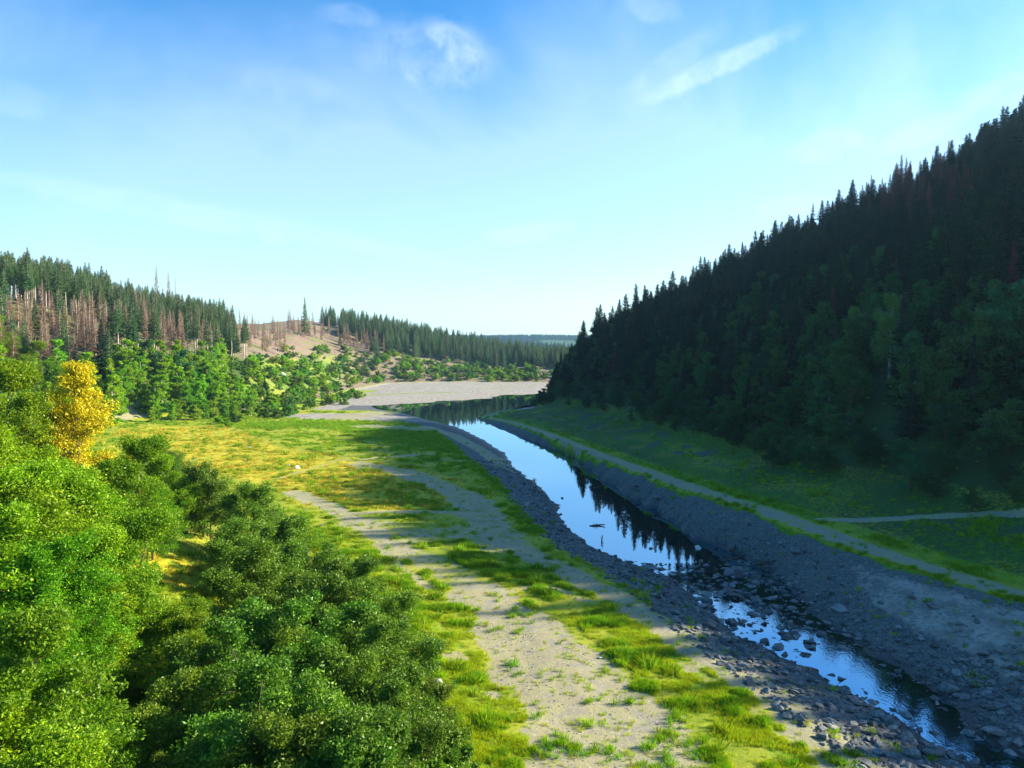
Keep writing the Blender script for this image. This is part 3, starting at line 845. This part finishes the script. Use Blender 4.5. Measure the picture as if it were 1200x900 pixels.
if len(rest):
    tree_mass('hill_forest', rest[:, 0], rest[:, 1], rest[:, 2], K['lit_spruce'], [[*K['lit_spruce'].protos[v]] for v in sorted(K['lit_spruce'].protos)],
              'green spruce forest on the far sunlit hill', 'forest')
if massB:
    rest = np.array(massB)
    tree_mass('undergrowth', rest[:, 0], rest[:, 1], rest[:, 2], K['bush'], [[*K['bush'].protos[v]] for v in sorted(K['bush'].protos)],
              'shrubby undergrowth on the far lower hillside', 'undergrowth')


x, y = grid_pts(-125, -78, 262, 440, 5.5, .6)
for X, Y in zip(x, y):
    p, q = proj(X, Y, Hs(X, Y))
    if X < -84 + 26 * float(fbm(X * .06, Y * .02, 63)) and RS.rand() < .5:
        K['bush'].place(X, Y, RS.uniform(1.5, 4.5), 'green bush on the grassy shore between the meadow and the lake flats', 'bush', 'bushes on the grassy lake shore', name='shore_bush')
# single trees on the left skyline
def place_top(kind, px, py, h, label, cat, name=None, group=None, y0=14.0, **kw):
    X, Y = march(px, py, h, y0)
    return K[kind].place(X, Y, h, label, cat, group, name=name, **kw)
def place_far(kind, px, py, Y, label, cat, name=None, **kw):
    a, b, c = ray(px, py); t = Y / b; X = a * t; zt = CAMZ + c * t
    return K[kind].place(X, Y, max(6, zt - Hs(X, Y)), label, cat, None, name=name, **kw)
place_far('dead', 183, 311, 470, 'tallest bare dead spruce on the left skyline', 'dead tree', wide=.7)
place_far('dead', 197, 316, 475, 'bare dead spruce on the skyline just beside the tallest one', 'dead tree', wide=.6)
place_far('lit_spruce', 357, 347, 600, 'lone spruce on the skyline at the edge of the distant grove', 'spruce', wide=.7)
for p_, q_ in ((205, 318), (214, 328), (229, 322), (326, 350)):
    a, b, c = ray(p_, q_); t = 480 / b; X = a * t; zt = CAMZ + c * t
    zb = Hs(X, 480); hgt = max(5, zt - zb)
    rs = np.random.RandomState(p_)
    parts = [tube([(0, 0, 0), (.1, 0, hgt * .5), (0, .1, hgt)], [.28 if p_ == 205 else .12, .2 if p_ == 205 else .09, .05], 6)]
    for j in range(9):
        zz = rs.uniform(.4, .95) * hgt; aa = rs.uniform(0, 6.28); L = rs.uniform(.4, 1.2)
        parts.append(tube([(0, 0, zz), (math.cos(aa) * L, math.sin(aa) * L, zz + .1)], [.05, .01], 3))
    v, q = merge(parts)
    o = obj('snag', mesh_np('snag', v, q, [M['dark_wood' if p_ == 205 else 'pale_bark']], smooth=True)); o.location = (X, 480, zb - .1)
    tag(o, {205: 'dark limbless snag beside the dead spruces on the skyline', 214: 'very thin bare snag in the skyline gap, the shorter one',
            229: 'very thin bare snag rising at the edge of the spruce grove', 326: 'faint thin snag standing alone above the bare clearing'}[p_], 'snag')

# trees behind the meadow edge (bright green belt) and the dark firs among them
belt = [(118, 373, 24, 'spruce', 'big dark fir rising above the bright green trees'), (88, 402, 15, 'spruce', 'smaller dark fir left of the big fir'),
        (150, 400, 15, 'fresh', 0), (130, 420, 12, 'fresh', 0), (165, 418, 13, 'fresh', 0), (190, 412, 14, 'fresh', 0), (208, 430, 12, 'fresh', 0), (222, 428, 12, 'fresh', 0),
        (238, 425, 12, 'fresh', 0), (252, 432, 11, 'fresh', 0), (268, 440, 10, 'fresh', 0), (192, 440, 11, 'fresh', 0), (205, 450, 9, 'fresh', 0), (240, 445, 9, 'fresh', 0),
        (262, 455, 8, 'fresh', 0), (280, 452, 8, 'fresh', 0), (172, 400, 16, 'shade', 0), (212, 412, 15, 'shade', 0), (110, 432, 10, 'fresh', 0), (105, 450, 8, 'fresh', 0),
        (128, 446, 7, 'fresh', 0), (172, 466, 5, 'bush', 0), (183, 466, 5.5, 'bush', 0), (226, 463, 5.5, 'fresh', 0), (212, 468, 4.5, 'bush', 0), (258, 488, 2.5, 'bush', 0),
        (275, 486, 3, 'bush', 0), (268, 493, 2, 'bush', 0), (245, 470, 5, 'fresh', 0), (300, 462, 6, 'fresh', 0), (115, 470, 6, 'bush', 0), (310, 440, 9, 'spruce', 'dark spruce at the edge of the shrubby hillside'),
        (348, 425, 9, 'spruce', 'small dark spruce alone on the shrubby clearing'), (275, 470, 5, 'fresh', 0), (290, 472, 4, 'bush', 0), (320, 465, 5, 'bush', 0), (345, 462, 5, 'bush', 0)]
for p_, q_, h_, kd, lb in belt:
    place_top(kd, p_, q_, h_, lb or ('bright leafy tree in the belt behind the yellow meadow' if kd != 'bush' else 'rounded bright bush at the back edge of the yellow meadow'),
              {'spruce': 'fir', 'bush': 'bush'}.get(kd, 'tree'), name={'spruce': 'fir_tree', 'bush': 'meadow_bush', 'shade': 'belt_tree'}.get(kd),
              group=None if lb else ('trees in the belt behind the meadow' if kd != 'bush' else 'bushes at the back of the meadow'), wide=1.25 if kd == 'bush' else 1.0, y0=140.0)
for p_, q_, h_ in ((158, 412, 13), (151, 418, 12)):
    K['birch'].place(*march(p_, 468), h_, 'white-stemmed birch above the pale track end, the %s one' % ('taller' if h_ == 13 else 'shorter'), 'birch', None, v=1, wide=1.1)
# more bright trees rising behind the belt
x, y = grid_pts(-190, -85, 175, 300, 5.2)
d = sdist(x, y, LFOOT); z = H(x, y); px, py = proj(x, y, z)
for i in range(len(x)):
    if -6 < d[i] < 34 and 95 < px[i] < 300 and not (135 < px[i] < 172 and py[i] > 455) and RS.rand() < .65:
        K['fresh'].place(x[i], y[i], RS.uniform(6, 12) if d[i] > 6 else RS.uniform(4, 8), 'bright green young tree at the foot of the sunlit hill', 'tree', 'bright young trees at the foot of the hill')

# ------------------------------------------------------------------ near trees on the left (px, py of the top; height)
G = [(-4, 372, 17, 'tallest bright green tree, its top at the left edge of the view'), (32, 402, 13, 'bright green tree just right of the tallest one'),
     (70, 425, 13, 'bright green tree directly behind the yellow tree'), (-12, 430, 14, 0), (-10, 480, 13, 0), (30, 505, 10, 0), 
      (140, 520, 11, 0), (205, 535, 9, 'bright green tree at the corner of the meadow beside the grey-green alders'), (110, 545, 11, 0),
     (62, 560, 11, 0), (15, 560, 12, 0), (170, 575, 9.5, 0), (130, 610, 9, 0), (80, 620, 10, 0), (30, 640, 10, 0), 
     (135, 665, 8, 0), (95, 680, 7.5, 0), (55, 700, 9, 0), (10, 720, 9, 0), (190, 722, 5.5, 0), (40, 775, 7, 0), (20, 800, 8, 0), (215, 720, 6, 0),
     (5, 870, 7, 0), (60, 845, 6, 0), (195, 868, 3.5, 0), (185, 800, 5.5, 0)]
random.seed(23)
YT = march(90, 430, 15)
def blocks(kind, px, py, h, wide):
    X, Y = march(px, py, h, 14.0); zb = Hs(X, Y); rr_ = {'green': 4.4 / 11, 'alder': 3.2 / 8}[kind] * h * wide * .92
    for a_, b_ in ((205, 668), (248, 650), (230, 650), (212, 672), (250, 672), (228, 690), (118, 838), (128, 856), (150, 872)):
        ux, uy, uz = ray(a_, b_); gxx, gyy = march(a_, b_); T = gyy / uy
        t = (X * ux + Y * uy) / (ux * ux + uy * uy)
        if t < T and math.hypot(X - ux * t, Y - uy * t) < rr_ and CAMZ + uz * t < zb + h * .95: return True
        if math.hypot(X - gxx, Y - gyy) < rr_ * .8: return True
    for a_, b_ in ((88, 450), (100, 470), (84, 485), (102, 500)):
        ux, uy, uz = ray(a_, b_)
        t = (X * ux + Y * uy) / (ux * ux + uy * uy)
        if Y < YT[1] + 2 and math.hypot(X - ux * t, Y - uy * t) < rr_ * 1.05 and CAMZ + uz * t < zb + h * .95: return True
    return False
for p_, q_, h_, lb in G:
    ok_ = [h_ * f_ for f_ in (1, .9, .82, .74, .66) if not blocks('green', p_, q_, h_ * f_, 1.0)]
    if not ok_: continue
    h_ = ok_[0]
    place_top('green', p_, q_, h_, v=(1 if p_ == 175 else None), label=lb or 'bright green leafy tree on the near embankment below the camera', cat='tree', group=None if lb else 'bright green trees on the near embankment', wide=1.0 if h_ > 8 else 1.15)
place_top('yellow', 90, 430, 15, 'tree turned golden yellow among the green ones', 'tree', wide=.74, v=0)
place_top('yellow', 100, 540, 5, 'small yellowing bush below the golden tree', 'bush', name='autumn_bush', v=0)
Al = [(178, 512, 8.5, 'broad alder whose top stands against the near edge of the yellow meadow'), (200, 522, 7.5, 0), (243, 545, 9, 'furthest grey-green alder, its top against the yellow meadow'), (290, 572, 8.5, 0), (325, 592, 8, 0), (292, 612, 8, 0), (365, 622, 7.5, 0), (320, 640, 8.5, 0), (400, 655, 7, 0),
      (290, 660, 8.5, 0), (360, 690, 8, 0), (435, 695, 6.5, 0), (400, 725, 7.5, 0), (320, 725, 8, 0), (455, 745, 6, 'grey-green alder reaching closest to the gravel road'), (270, 735, 7, 0), (430, 785, 6.5, 0), (360, 790, 7.5, 0),
      (300, 800, 7.5, 0), (235, 790, 6, 0), (480, 790, 4.5, 0), (395, 845, 7, 0), (330, 860, 7, 0), (455, 845, 5.5, 0), (260, 860, 6, 0), (415, 890, 6.5, 0), (350, 905, 7, 0), (215, 885, 4, 0)]
for p_, q_, h_, lb in Al:
    ok_ = [h_ * f_ for f_ in (1, .9, .82, .74, .66) if not blocks('alder', p_, q_, h_ * f_, 1.0)]
    if not ok_: continue
    h_ = ok_[0]
    place_top('alder', p_, q_, h_, lb or 'grey-green alder in the dense near thicket beside the gravel road', 'alder', group=None if lb else 'grey-green alders in the near thicket', wide=1.05)
for p_, q_, h_, lb in [(505, 840, 3.6, 'silvery willow bush at the roadside edge of the thicket'), (520, 868, 3, 'low silvery willow bush at the very bottom of the thicket'),
                       (485, 880, 4, 'silvery willow bush between the alders and the roadside willows'), (492, 815, 3, 'silvery willow bush just beyond the white boulder')]:
    place_top('willow', p_, q_, h_, lb, 'willow')

# ------------------------------------------------------------------ stones
def stone(seed, n=1, flat=.5):
    rs = np.random.RandomState(seed)
    import bmesh
    bm = bmesh.new()
    pts = rs.normal(size=(13, 3)); pts /= np.linalg.norm(pts, axis=1, keepdims=True); pts *= rs.uniform(.75, 1.0, (13, 1))
    for p in pts: bm.verts.new((p[0] * rs.uniform(.85, 1.1), p[1] * .75, p[2] * flat))
    bmesh.ops.convex_hull(bm, input=bm.verts)
    for v in [v for v in bm.verts if not v.link_faces]: bm.verts.remove(v)
    bmesh.ops.bevel(bm, geom=bm.edges[:], offset=.05, segments=1, affect='EDGES')
    me = bpy.data.meshes.new('rock'); bm.to_mesh(me); bm.free(); me.materials.append(M['rock'])
    return me
RM = [stone(200 + i, flat=f) for i, f in enumerate((.28, .35, .5, .22, .6, .4, .3))]
# candidate places: the stream bed and both banks
N0 = 60000
x = RS.uniform(-25, 60, N0); y = 24 + 140 * RS.rand(N0) ** 1.5
xl_, _ = I(WL, y); xr_, _ = I(WR, y); xm_, _ = I(XM, y); xt_, _ = I(XT, y)
z = H(x, y); px, py = proj(x, y, z)
left = (x > xm_ - .3) & (x < xl_ + 1.5); ch = (x >= xl_ - .5) & (x <= xr_ + .5)
right = (x > xr_ - 1.5) & (x < xt_ - 3.5)
rnear = np.interp(x - xr_, [0, 2, 5, 16], [.9, .5, .07, .03]) * np.interp(y, [30, 50, 60, 90, 170], [2.6, 1.5, 1.0, .5, .2])
rheap = ((y < 54) & right) * .9
pr = np.where(left, np.interp(y, [30, 60, 90, 170], [1., .95, .7, .35]), 0)
pr = np.where(right & ~ch, np.maximum(rnear, rheap * 1.0), pr)
pr = np.where(ch & (y > 58) & (y < 86), .62, pr)
pr = np.where(ch & (y <= 60), .50, pr); pr = np.where(ch & (y >= 86), .004, pr)
keep = (RS.rand(N0) < pr) & (z > wz(y) - .55)
x, y, z = x[keep], y[keep], z[keep]; chk = ch[keep]
sz = .10 + .42 * RS.rand(len(x)) ** 3.2 + .12 * RS.rand(len(x))
sz = np.where((RS.rand(len(x)) < .03), sz * 1.8, sz); sz = np.where(chk & (y > 58), sz * 1.35, sz)
px, py = proj(x, y, z)
vis = (px > 0) & (px < 1200) & (py < 905)
o_ = np.argsort(-np.where(vis, sz / y, 0))
protoR = {}
wlz = wz(y)
def put_rock(X, Y, Z, s, v, label, group=None, name='rock', mat=None, rot=None, sc=None, cat='rock'):
    if mat is None:
        if v in protoR: o = protoR[v].copy(); C.objects.link(o)
        else: o = obj(name, RM[v]); protoR[v] = o
    else:
        me = RM[v].copy(); me.materials.clear(); me.materials.append(mat); o = obj(name, me)
    o.name = name
    o.location = (X, Y, Z); o.rotation_euler = rot or (random.uniform(-.3, .3), random.uniform(-.3, .3), random.uniform(0, 6.28))
    o.scale = sc or (s, s, s); tag(o, label, cat, group); return o
nr = 0
for i in o_[:270]:
    inwat = chk[i] or z[i] < wlz[i] + .05
    lb, gp = (('grey stone lying in the shallow stream', 'stones in the stream') if inwat else
              ('angular grey slab in the rubble on the sunward meadow side of the stream', 'slabs on the meadow side of the stream') if x[i] < float(I(WL, y[i])[0]) else
              ('angular grey slab in the rubble on the forest side of the stream', 'slabs on the forest side of the stream'))
    put_rock(x[i], y[i], max(z[i], wlz[i] - .1) + sz[i] * .12, sz[i], nr % 7, lb, gp); nr += 1
r_ = o_[270:]
n = len(r_)
P = np.stack([x[r_], y[r_], np.maximum(z[r_], wz(y[r_]) - .12) + sz[r_] * .08], 1)
S3 = sz[r_][:, None] * RS.uniform(.75, 1.3, (n, 3))
tag(scatter('rubble', P, RS.uniform(0, 6.28, n), sz[r_], RS.randint(0, 7, n), [[protoR[v]] for v in range(7)], tilt=RS.normal(size=(n, 2)) * .28, sc3=S3),
    'broken grey rubble covering the stream banks', 'rubble', kind='stuff')
gy_ = RS.uniform(38, 110, 90000); gx_ = RS.uniform(-30, 30, 90000)
gk = (bil(gravel, gx_, gy_) > .55) & (gx_ < np.interp(gy_, WL[1], WL[0])) & (vnoise(gx_ * .7, gy_ * .7, 97) > .38)
gx_, gy_ = gx_[gk], gy_[gk]; n2 = len(gx_)
tag(scatter('pebbles', np.stack([gx_, gy_, H(gx_, gy_)], 1), RS.uniform(0, 6.28, n2), .025 + .09 * RS.rand(n2) ** 5, RS.randint(0, 7, n2), [[protoR[v]] for v in range(7)]),
    'loose pebbles on the gravel road', 'pebbles', kind='stuff')

def rock_at(px, py, s, label, mat=None, v=2, name='rock', up=.15, **kw):
    X, Y = march(px, py); Z = max(Hs(X, Y), float(wz(Y)) - .05)
    return put_rock(X, Y, Z + s * up, s, v, label, name=name, mat=mat, **kw)
rock_at(513, 806, .75, 'white boulder at the edge of the thicket beside the gravel road', M['pale_rock'], 4, 'boulder', .3)
rock_at(349, 549, 1.0, 'pale boulder on the yellow meadow, the larger of the two by the green tufts', M['pale_rock'], 2, 'boulder')
rock_at(338, 547, .7, 'pale boulder on the yellow meadow, the smaller of the two by the green tufts', M['pale_rock'], 4, 'boulder')
rock_at(292, 525, .9, 'flat pale stone far out on the yellow meadow', M['pale_rock'], 0)
rock_at(377, 616, .4, 'dark stone beside the pale path near the alder thicket', None, 2)
rock_at(703, 772, .22, 'small white stone in the bright grass right of the gravel road', M['pale_rock'], 4)
rock_at(329, 441, 4.0, 'large pale boulder among the bushes on the sunlit hillside', M['pale_rock'], 4, 'boulder')
rock_at(123, 478, 1.0, 'white stone at the end of the pale track beneath the birches', M['pale_rock'], 4)
rock_at(818, 648, .8, 'pale stone standing out of the dark water before the rapids', M['pale_rock'], 0)
rock_at(886, 707, .8, 'blocky dark-sided boulder between the blue pools of the rapids', None, 4, 'boulder', .3)
rock_at(832, 735, 1.0, 'rounded grey boulder on the meadow bank beside the rapids', None, 2, 'boulder', .3)
rock_at(763, 650, .45, 'dark stone alone in the blue water of the river', None, 2)
rock_at(657, 603, .4, 'dark stone in the blue water near the meadow shore', None, 2)
rock_at(861, 669, 1.0, 'reddish flat slab in the water at the head of the rapids', None, 0)
# drift logs
def log(px, py, L, r, rz, label, tilt=.05):
    X, Y = march(px, py); Z = max(Hs(X, Y), float(wz(Y)))
    rs = np.random.RandomState(int(px)); parts = [tube([(-L / 2, 0, 0), (-L * .1, .06 * L, .03), (L * .2, .03 * L, .05), (L / 2, -.02 * L, .1)], [r, r * .95, r * .8, r * .4], 7)]
    for j in range(5):
        t = rs.uniform(-.4, .4) * L; a = rs.uniform(0, 3.1)
        parts.append(tube([(t, 0, 0), (t + .25, math.cos(a) * .4, abs(math.sin(a)) * .5)], [r * .4, .01], 4))
    v, q = merge(parts); o = obj('drift_log', mesh_np('drift_log', v, q, [M['dark_wood']], smooth=True))
    o.location = (X, Y, Z + r * .3); o.rotation_euler = (0, -tilt, rz); tag(o, label, 'log')
log(700, 621, 2.2, .13, .1, 'dark drift log floating flat in the blue river')
log(706, 640, 2.0, .10, 1.5, 'dark forked branch sticking up from the blue river', .7)
log(866, 600 + 56, 3.5, .16, .5, 'driftwood trunk stranded where the pool meets the forest bank')
log(905, 660, 4.0, .18, .2, 'reddish driftwood log on the bank above the rapids')
log(700, 575, 2.2, .1, .7, 'thin drift branch on the forest-side waterline')
log(862, 644, 3.0, .15, .9, 'broken tree stump wood lodged on the bank above the dark pool')
# dark upright object of unclear kind at the pale track end, modelled as a stump
X, Y = march(143, 486)
v, q = tube([(0, 0, -.1), (0, 0, .5), (.05, 0, 1.1), (.1, .05, 1.5)], [.45, .34, .3, .22], 9)
o = obj('upright_object', mesh_np('upright_object', v, q, [M['dark_wood']])); o.location = (X, Y, Hs(X, Y)); tag(o, 'small dark upright object on the pale track end below the birches', 'stump')

# ------------------------------------------------------------------ grass
def tuft(seed, nb, h, spread, w):
    rs = np.random.RandomState(seed); V = []; T = []; o = 0; rn = []
    for i in range(nb):
        a = rs.uniform(0, 2 * PI); r0 = rs.uniform(0, spread) ; b = np.array([math.cos(a) * r0, math.sin(a) * r0, -.02])
        d = np.array([math.cos(a + rs.normal() * .6), math.sin(a + rs.normal() * .6), 0]) * rs.uniform(.1, .6) * h
        hh_ = h * rs.uniform(.5, 1.1); s = np.array([-math.sin(a), math.cos(a), 0]) * w
        V += [b - s, b + s, b + d * .4 + np.array([0, 0, hh_ * .6]) + s * .8, b + d + np.array([0, 0, hh_])]; T.append((o, o + 1, o + 2, o + 3)); o += 4
        rn.append(rs.uniform(0, 1))
    return np.array(V), np.array(T), np.array(rn)
def tuft_obj(seed, nb, h, spread, w, mat):
    V, T, rn = tuft(seed, nb, h, spread, w)
    return mesh_np('grass_tuft', V, T, [M[mat]], attrs={'rnd': ('FLOAT', 'FACE', rn)})
tufts = [(tuft_obj(301, 26, .22, .22, .012, 'grass_blade'), 'short yellow-green grass tuft beside the bottom end of the gravel road', (600, 888)),
         (tuft_obj(302, 30, .38, .30, .014, 'deep_grass'), 'deep green grass tuft on the verge by the white boulder', (548, 812)),
         (tuft_obj(303, 24, .30, .25, .012, 'straw'), 'straw-coloured grass tuft in the dry patch among the trees', (232, 668)),
         (tuft_obj(304, 60, .6, .45, .02, 'deep_grass'), 'tall green weed clump out on the yellow meadow', (330, 545))]
tobj = []
for me, lb, (a, b) in tufts:
    o = obj('grass_tuft', me); X, Y = march(a, b); o.location = (X, Y, Hs(X, Y)); tag(o, lb, 'grass tuft'); tobj.append(o)
N0 = 620000
y = 30 * (300 / 30) ** (RS.rand(N0) ** 1.15); ang = RS.uniform(-.72, .74, N0); x = ang * y
px, _ = proj(x, y, H(x, y))
m = (px > -30) & (px < 1230); x, y = x[m], y[m]
L_ = bil(lush, x, y); D_ = bil(dry, x, y); G_ = bil(gravel, x, y); S_ = bil(scree, x, y); Mu = bil(mud, x, y); Fo = bil(forest, x, y); W_ = bil(GZ, x, y) - wz(y)
clump = vnoise(x * .8, y * .8, 77) * .6 + vnoise(x * .22, y * .22, 78) * .4
pr = np.clip(.10 + .60 * L_ + 2.2 * (clump - .45), .03, 1)
pr = pr * (G_ < .42) * (S_ < .45) * (Mu < .4) * (W_ > .3) + .022 * (G_ >= .5) * (clump > .52) * (y < 100) + .006 * (G_ >= .5) + .01 * (S_ > .45) * (W_ > .5) * (clump > .55)
pr = pr * (1 - .3 * D_) * (1 - .9 * ((Fo > .3) & (D_ < .3))); pr = np.where((x > np.interp(y, XT[1], XT[0]) + 1.2), pr * np.interp(y, [60, 100], [.30, .2]), pr)
m = RS.rand(len(x)) < pr; x, y, L_, D_, cl_ = x[m], y[m], L_[m], D_[m], clump[m]
n = len(x)
rr = RS.rand(n)
ix = np.where((D_ > .45) & (rr < .62), 2, np.where((L_ > .7) & (rr < .75) | (cl_ > .64), 1, 0)); ix = np.where(rr > .992, 3, ix)
sc = RS.uniform(.6, 1.25, n) * np.interp(y, [30, 80, 300], [1.0, 1.15, 1.9]) * (.7 + .6 * np.clip(cl_, 0, 1)) 
P = np.stack([x, y, H(x, y) - .01], 1)
tag(scatter('grass', P, RS.uniform(0, 6.28, n), sc, ix, [[t] for t in tobj]), 'grass growing over the meadow and the terrace', 'grass', kind='stuff')

# ------------------------------------------------------------------ far blue ridge
x = np.linspace(-2600, 2600, 160); yy = np.linspace(2300, 4200, 26)
FX, FY = np.meshgrid(x, yy)
ridge = 88 + fbm(FX * .0012, FY * .0008, 121) * 30
t = sstep(2300, 3300, FY); FZ = 10 + (ridge - 10) * t + fbm(FX * .01, FY * .01, 122) * 10 * t
i2 = np.arange(FX.size).reshape(FX.shape)
f = np.stack([i2[:-1, :-1], i2[:-1, 1:], i2[1:, 1:], i2[1:, :-1]], -1).reshape(-1, 4)
me = mesh_np('far_hills', np.stack([FX, FY, FZ], -1).reshape(-1, 3), f, [M['ground']], smooth=True,
             attrs={'cover_a': ('FLOAT_COLOR', 'POINT', np.zeros((FX.size, 4))), 'cover_b': ('FLOAT_COLOR', 'POINT', np.tile([0, .9, 0, .35], (FX.size, 1)))})
o = obj('far_hills', me); o['kind'] = 'structure'
x = RS.uniform(-350, 900, 6000); y = RS.uniform(2400, 3500, 6000)
m = (vnoise(x * .006, y * .006, 131) > .36) | (y > 3150); x, y = x[m], y[m]
rg = 88 + fbm(x * .0012, y * .0008, 121) * 30; t = sstep(2300, 3300, y)
P = np.stack([x, y, 10 + (rg - 10) * t + fbm(x * .01, y * .01, 122) * 10 * t - 1], 1); n = len(x)
tag(scatter('distant_woods', P, RS.uniform(0, 6.28, n), RS.uniform(.9, 1.3, n), RS.randint(0, 3, n), [[K['spruce'].protos[v][1]] for v in sorted(K['spruce'].protos)],
            sc3=RS.uniform(.9, 1.3, (n, 1)) * np.array([[1.8, 1.8, 1]])), 'distant bluish woods on the far ridge', 'woods', kind='stuff')

# ------------------------------------------------------------------ haze
import bmesh
bm = bmesh.new(); bmesh.ops.create_cube(bm, size=1)
for v in bm.verts:
    v.co.x = v.co.x * 9000 ; v.co.y = v.co.y * 6800 + 3100; v.co.z = v.co.z * 262 + 127
me = bpy.data.meshes.new('haze'); bm.to_mesh(me); bm.free()
m, nt, out = newmat('haze'); k = NT(nt); pv = k.n('ShaderNodeVolumePrincipled')
pv.inputs['Color'].default_value = (.40, .75, 1, 1); pv.inputs['Density'].default_value = .00009; pv.inputs['Anisotropy'].default_value = .3
k.l(pv.outputs[0], out.inputs['Volume']); me.materials.append(m)
HAZE = True
if HAZE:
    o = obj('haze', me); o['kind'] = 'stuff'

# ------------------------------------------------------------------ sky, sun, camera
SUN_EL, SUN_AZ = R(25.8), R(12.0)          # azimuth measured from +X towards +Y
w = bpy.data.worlds.new('World'); bpy.context.scene.world = w; w.use_nodes = True
nt = w.node_tree; nt.nodes.clear(); k = NT(nt)
sky = k.n('ShaderNodeTexSky', sky_type='NISHITA'); sky.sun_disc = False
sky.sun_elevation = SUN_EL; sky.sun_rotation = R(90) - SUN_AZ
sky.altitude = 400; sky.air_density = 1.0; sky.dust_density = 1.0; sky.ozone_density = 2.5
tc = k.n('ShaderNodeTexCoord'); V = tc.outputs['Generated']
hsv = k.n('ShaderNodeHueSaturation'); hsv.inputs['Saturation'].default_value = 1.38; k.l(sky.outputs[0], hsv.inputs['Color'])
tint = k.n('ShaderNodeMix', data_type='RGBA', blend_type='MULTIPLY'); tint.inputs[0].default_value = 1; k.l(hsv.outputs[0], tint.inputs[6]); tint.inputs[7].default_value = (.97, 1.13, 1.16, 1)
col = tint.outputs[2]
def cloud(px, py, rx, ry, rot, amt, sc=26, th=.5):
    """a wisp of cirrus round a direction of the sky"""
    a, b, c = ray(px, py); L = math.sqrt(a * a + b * b + c * c); dv = Vector((a / L, b / L, c / L))
    e1 = Vector((b, -a, 0)).normalized(); e2 = e1.cross(dv).normalized()
    u1 = e1 * math.cos(rot) + e2 * math.sin(rot); u2 = -e1 * math.sin(rot) + e2 * math.cos(rot)
    def dot(v):
        q = k.n('ShaderNodeVectorMath', operation='DOT_PRODUCT'); k.l(V, q.inputs[0]); q.inputs[1].default_value = v; return q.outputs['Value']
    n = k.noise(sc, 5, .6, V, .4)
    U = k.math('MULTIPLY', dot(u1), 1 / (rx / F)); W = k.math('MULTIPLY', dot(u2), 1 / (ry / F))
    W = k.math('ADD', W, k.math('MULTIPLY_ADD', n, 1.2, -.6))
    r2 = k.math('ADD', k.math('MULTIPLY', U, U), k.math('MULTIPLY', W, W))
    m_ = k.math('SUBTRACT', 1, r2, clamp=True)
    f_ = k.math('MULTIPLY', k.math('MULTIPLY', k.math('MULTIPLY', m_, m_), dot(tuple(dv * 2)), clamp=True), k.smooth(n, th - .4, th + .35))
    return k.math('MULTIPLY', f_, amt * (.55 if sc < 5 else .42))
SKYW = (7.2, 7.6, 7.8)
for args in [(720, 400, 1250, 480, -.05, .42, 2, .1), (505, 60, 95, 42, -.1, .40), (535, 50, 45, 22, -.6, .5), (840, 78, 110, 15, .33, .62), (790, 72, 70, 20, .5, .25), (410, 18, 40, 15, 0, .3), (970, 170, 50, 22, 0, .35),
             (765, 8, 40, 18, -.4, .3), (250, 255, 330, 18, -.13, .22), (10, 115, 45, 22, 0, .2), (620, 272, 70, 16, .1, .25), (1080, 155, 60, 16, .3, .3), (330, 100, 70, 26, 0, .12), (930, 240, 50, 18, 0, .2), (1190, 105, 60, 22, 0, .3)]:
    col = k.mix(cloud(*args), col, SKYW)
bg = k.n('ShaderNodeBackground'); bg.inputs['Strength'].default_value = .085; k.l(col, bg.inputs[0])
wo = k.n('ShaderNodeOutputWorld'); k.l(bg.outputs[0], wo.inputs[0])

sl = bpy.data.lights.new('sun', 'SUN'); sl.energy = 5.0; sl.angle = R(.5); sl.color = (1, .90, .70)
so = link(bpy.data.objects.new('sun', sl))
sd = Vector((math.cos(SUN_EL) * math.cos(SUN_AZ), math.cos(SUN_EL) * math.sin(SUN_AZ), math.sin(SUN_EL)))
so.rotation_euler = (-sd).to_track_quat('-Z', 'Y').to_euler(); so.location = (100, 50, 150)

cam = bpy.data.cameras.new('camera'); cam.sensor_width = 36; cam.lens = 36 * F / 1200; cam.clip_end = 12000; cam.clip_start = .5
co = link(bpy.data.objects.new('camera', cam)); co.location = (0, 0, CAMZ); co.rotation_euler = (PI / 2 - PITCH, 0, 0)
S = bpy.context.scene; S.camera = co
S.view_settings.view_transform = 'Standard'; S.view_settings.look = 'None'; S.view_settings.exposure = 1.5; S.view_settings.gamma = 1
S.view_settings.use_curve_mapping = False
S.cycles.max_bounces = 5; S.cycles.diffuse_bounces = 2; S.cycles.glossy_bounces = 2; S.cycles.transmission_bounces = 2; S.cycles.volume_bounces = 0
S.cycles.transparent_max_bounces = 4
S.cycles.use_denoising = True
try: S.cycles.denoiser = 'OPENIMAGEDENOISE'
except Exception: pass
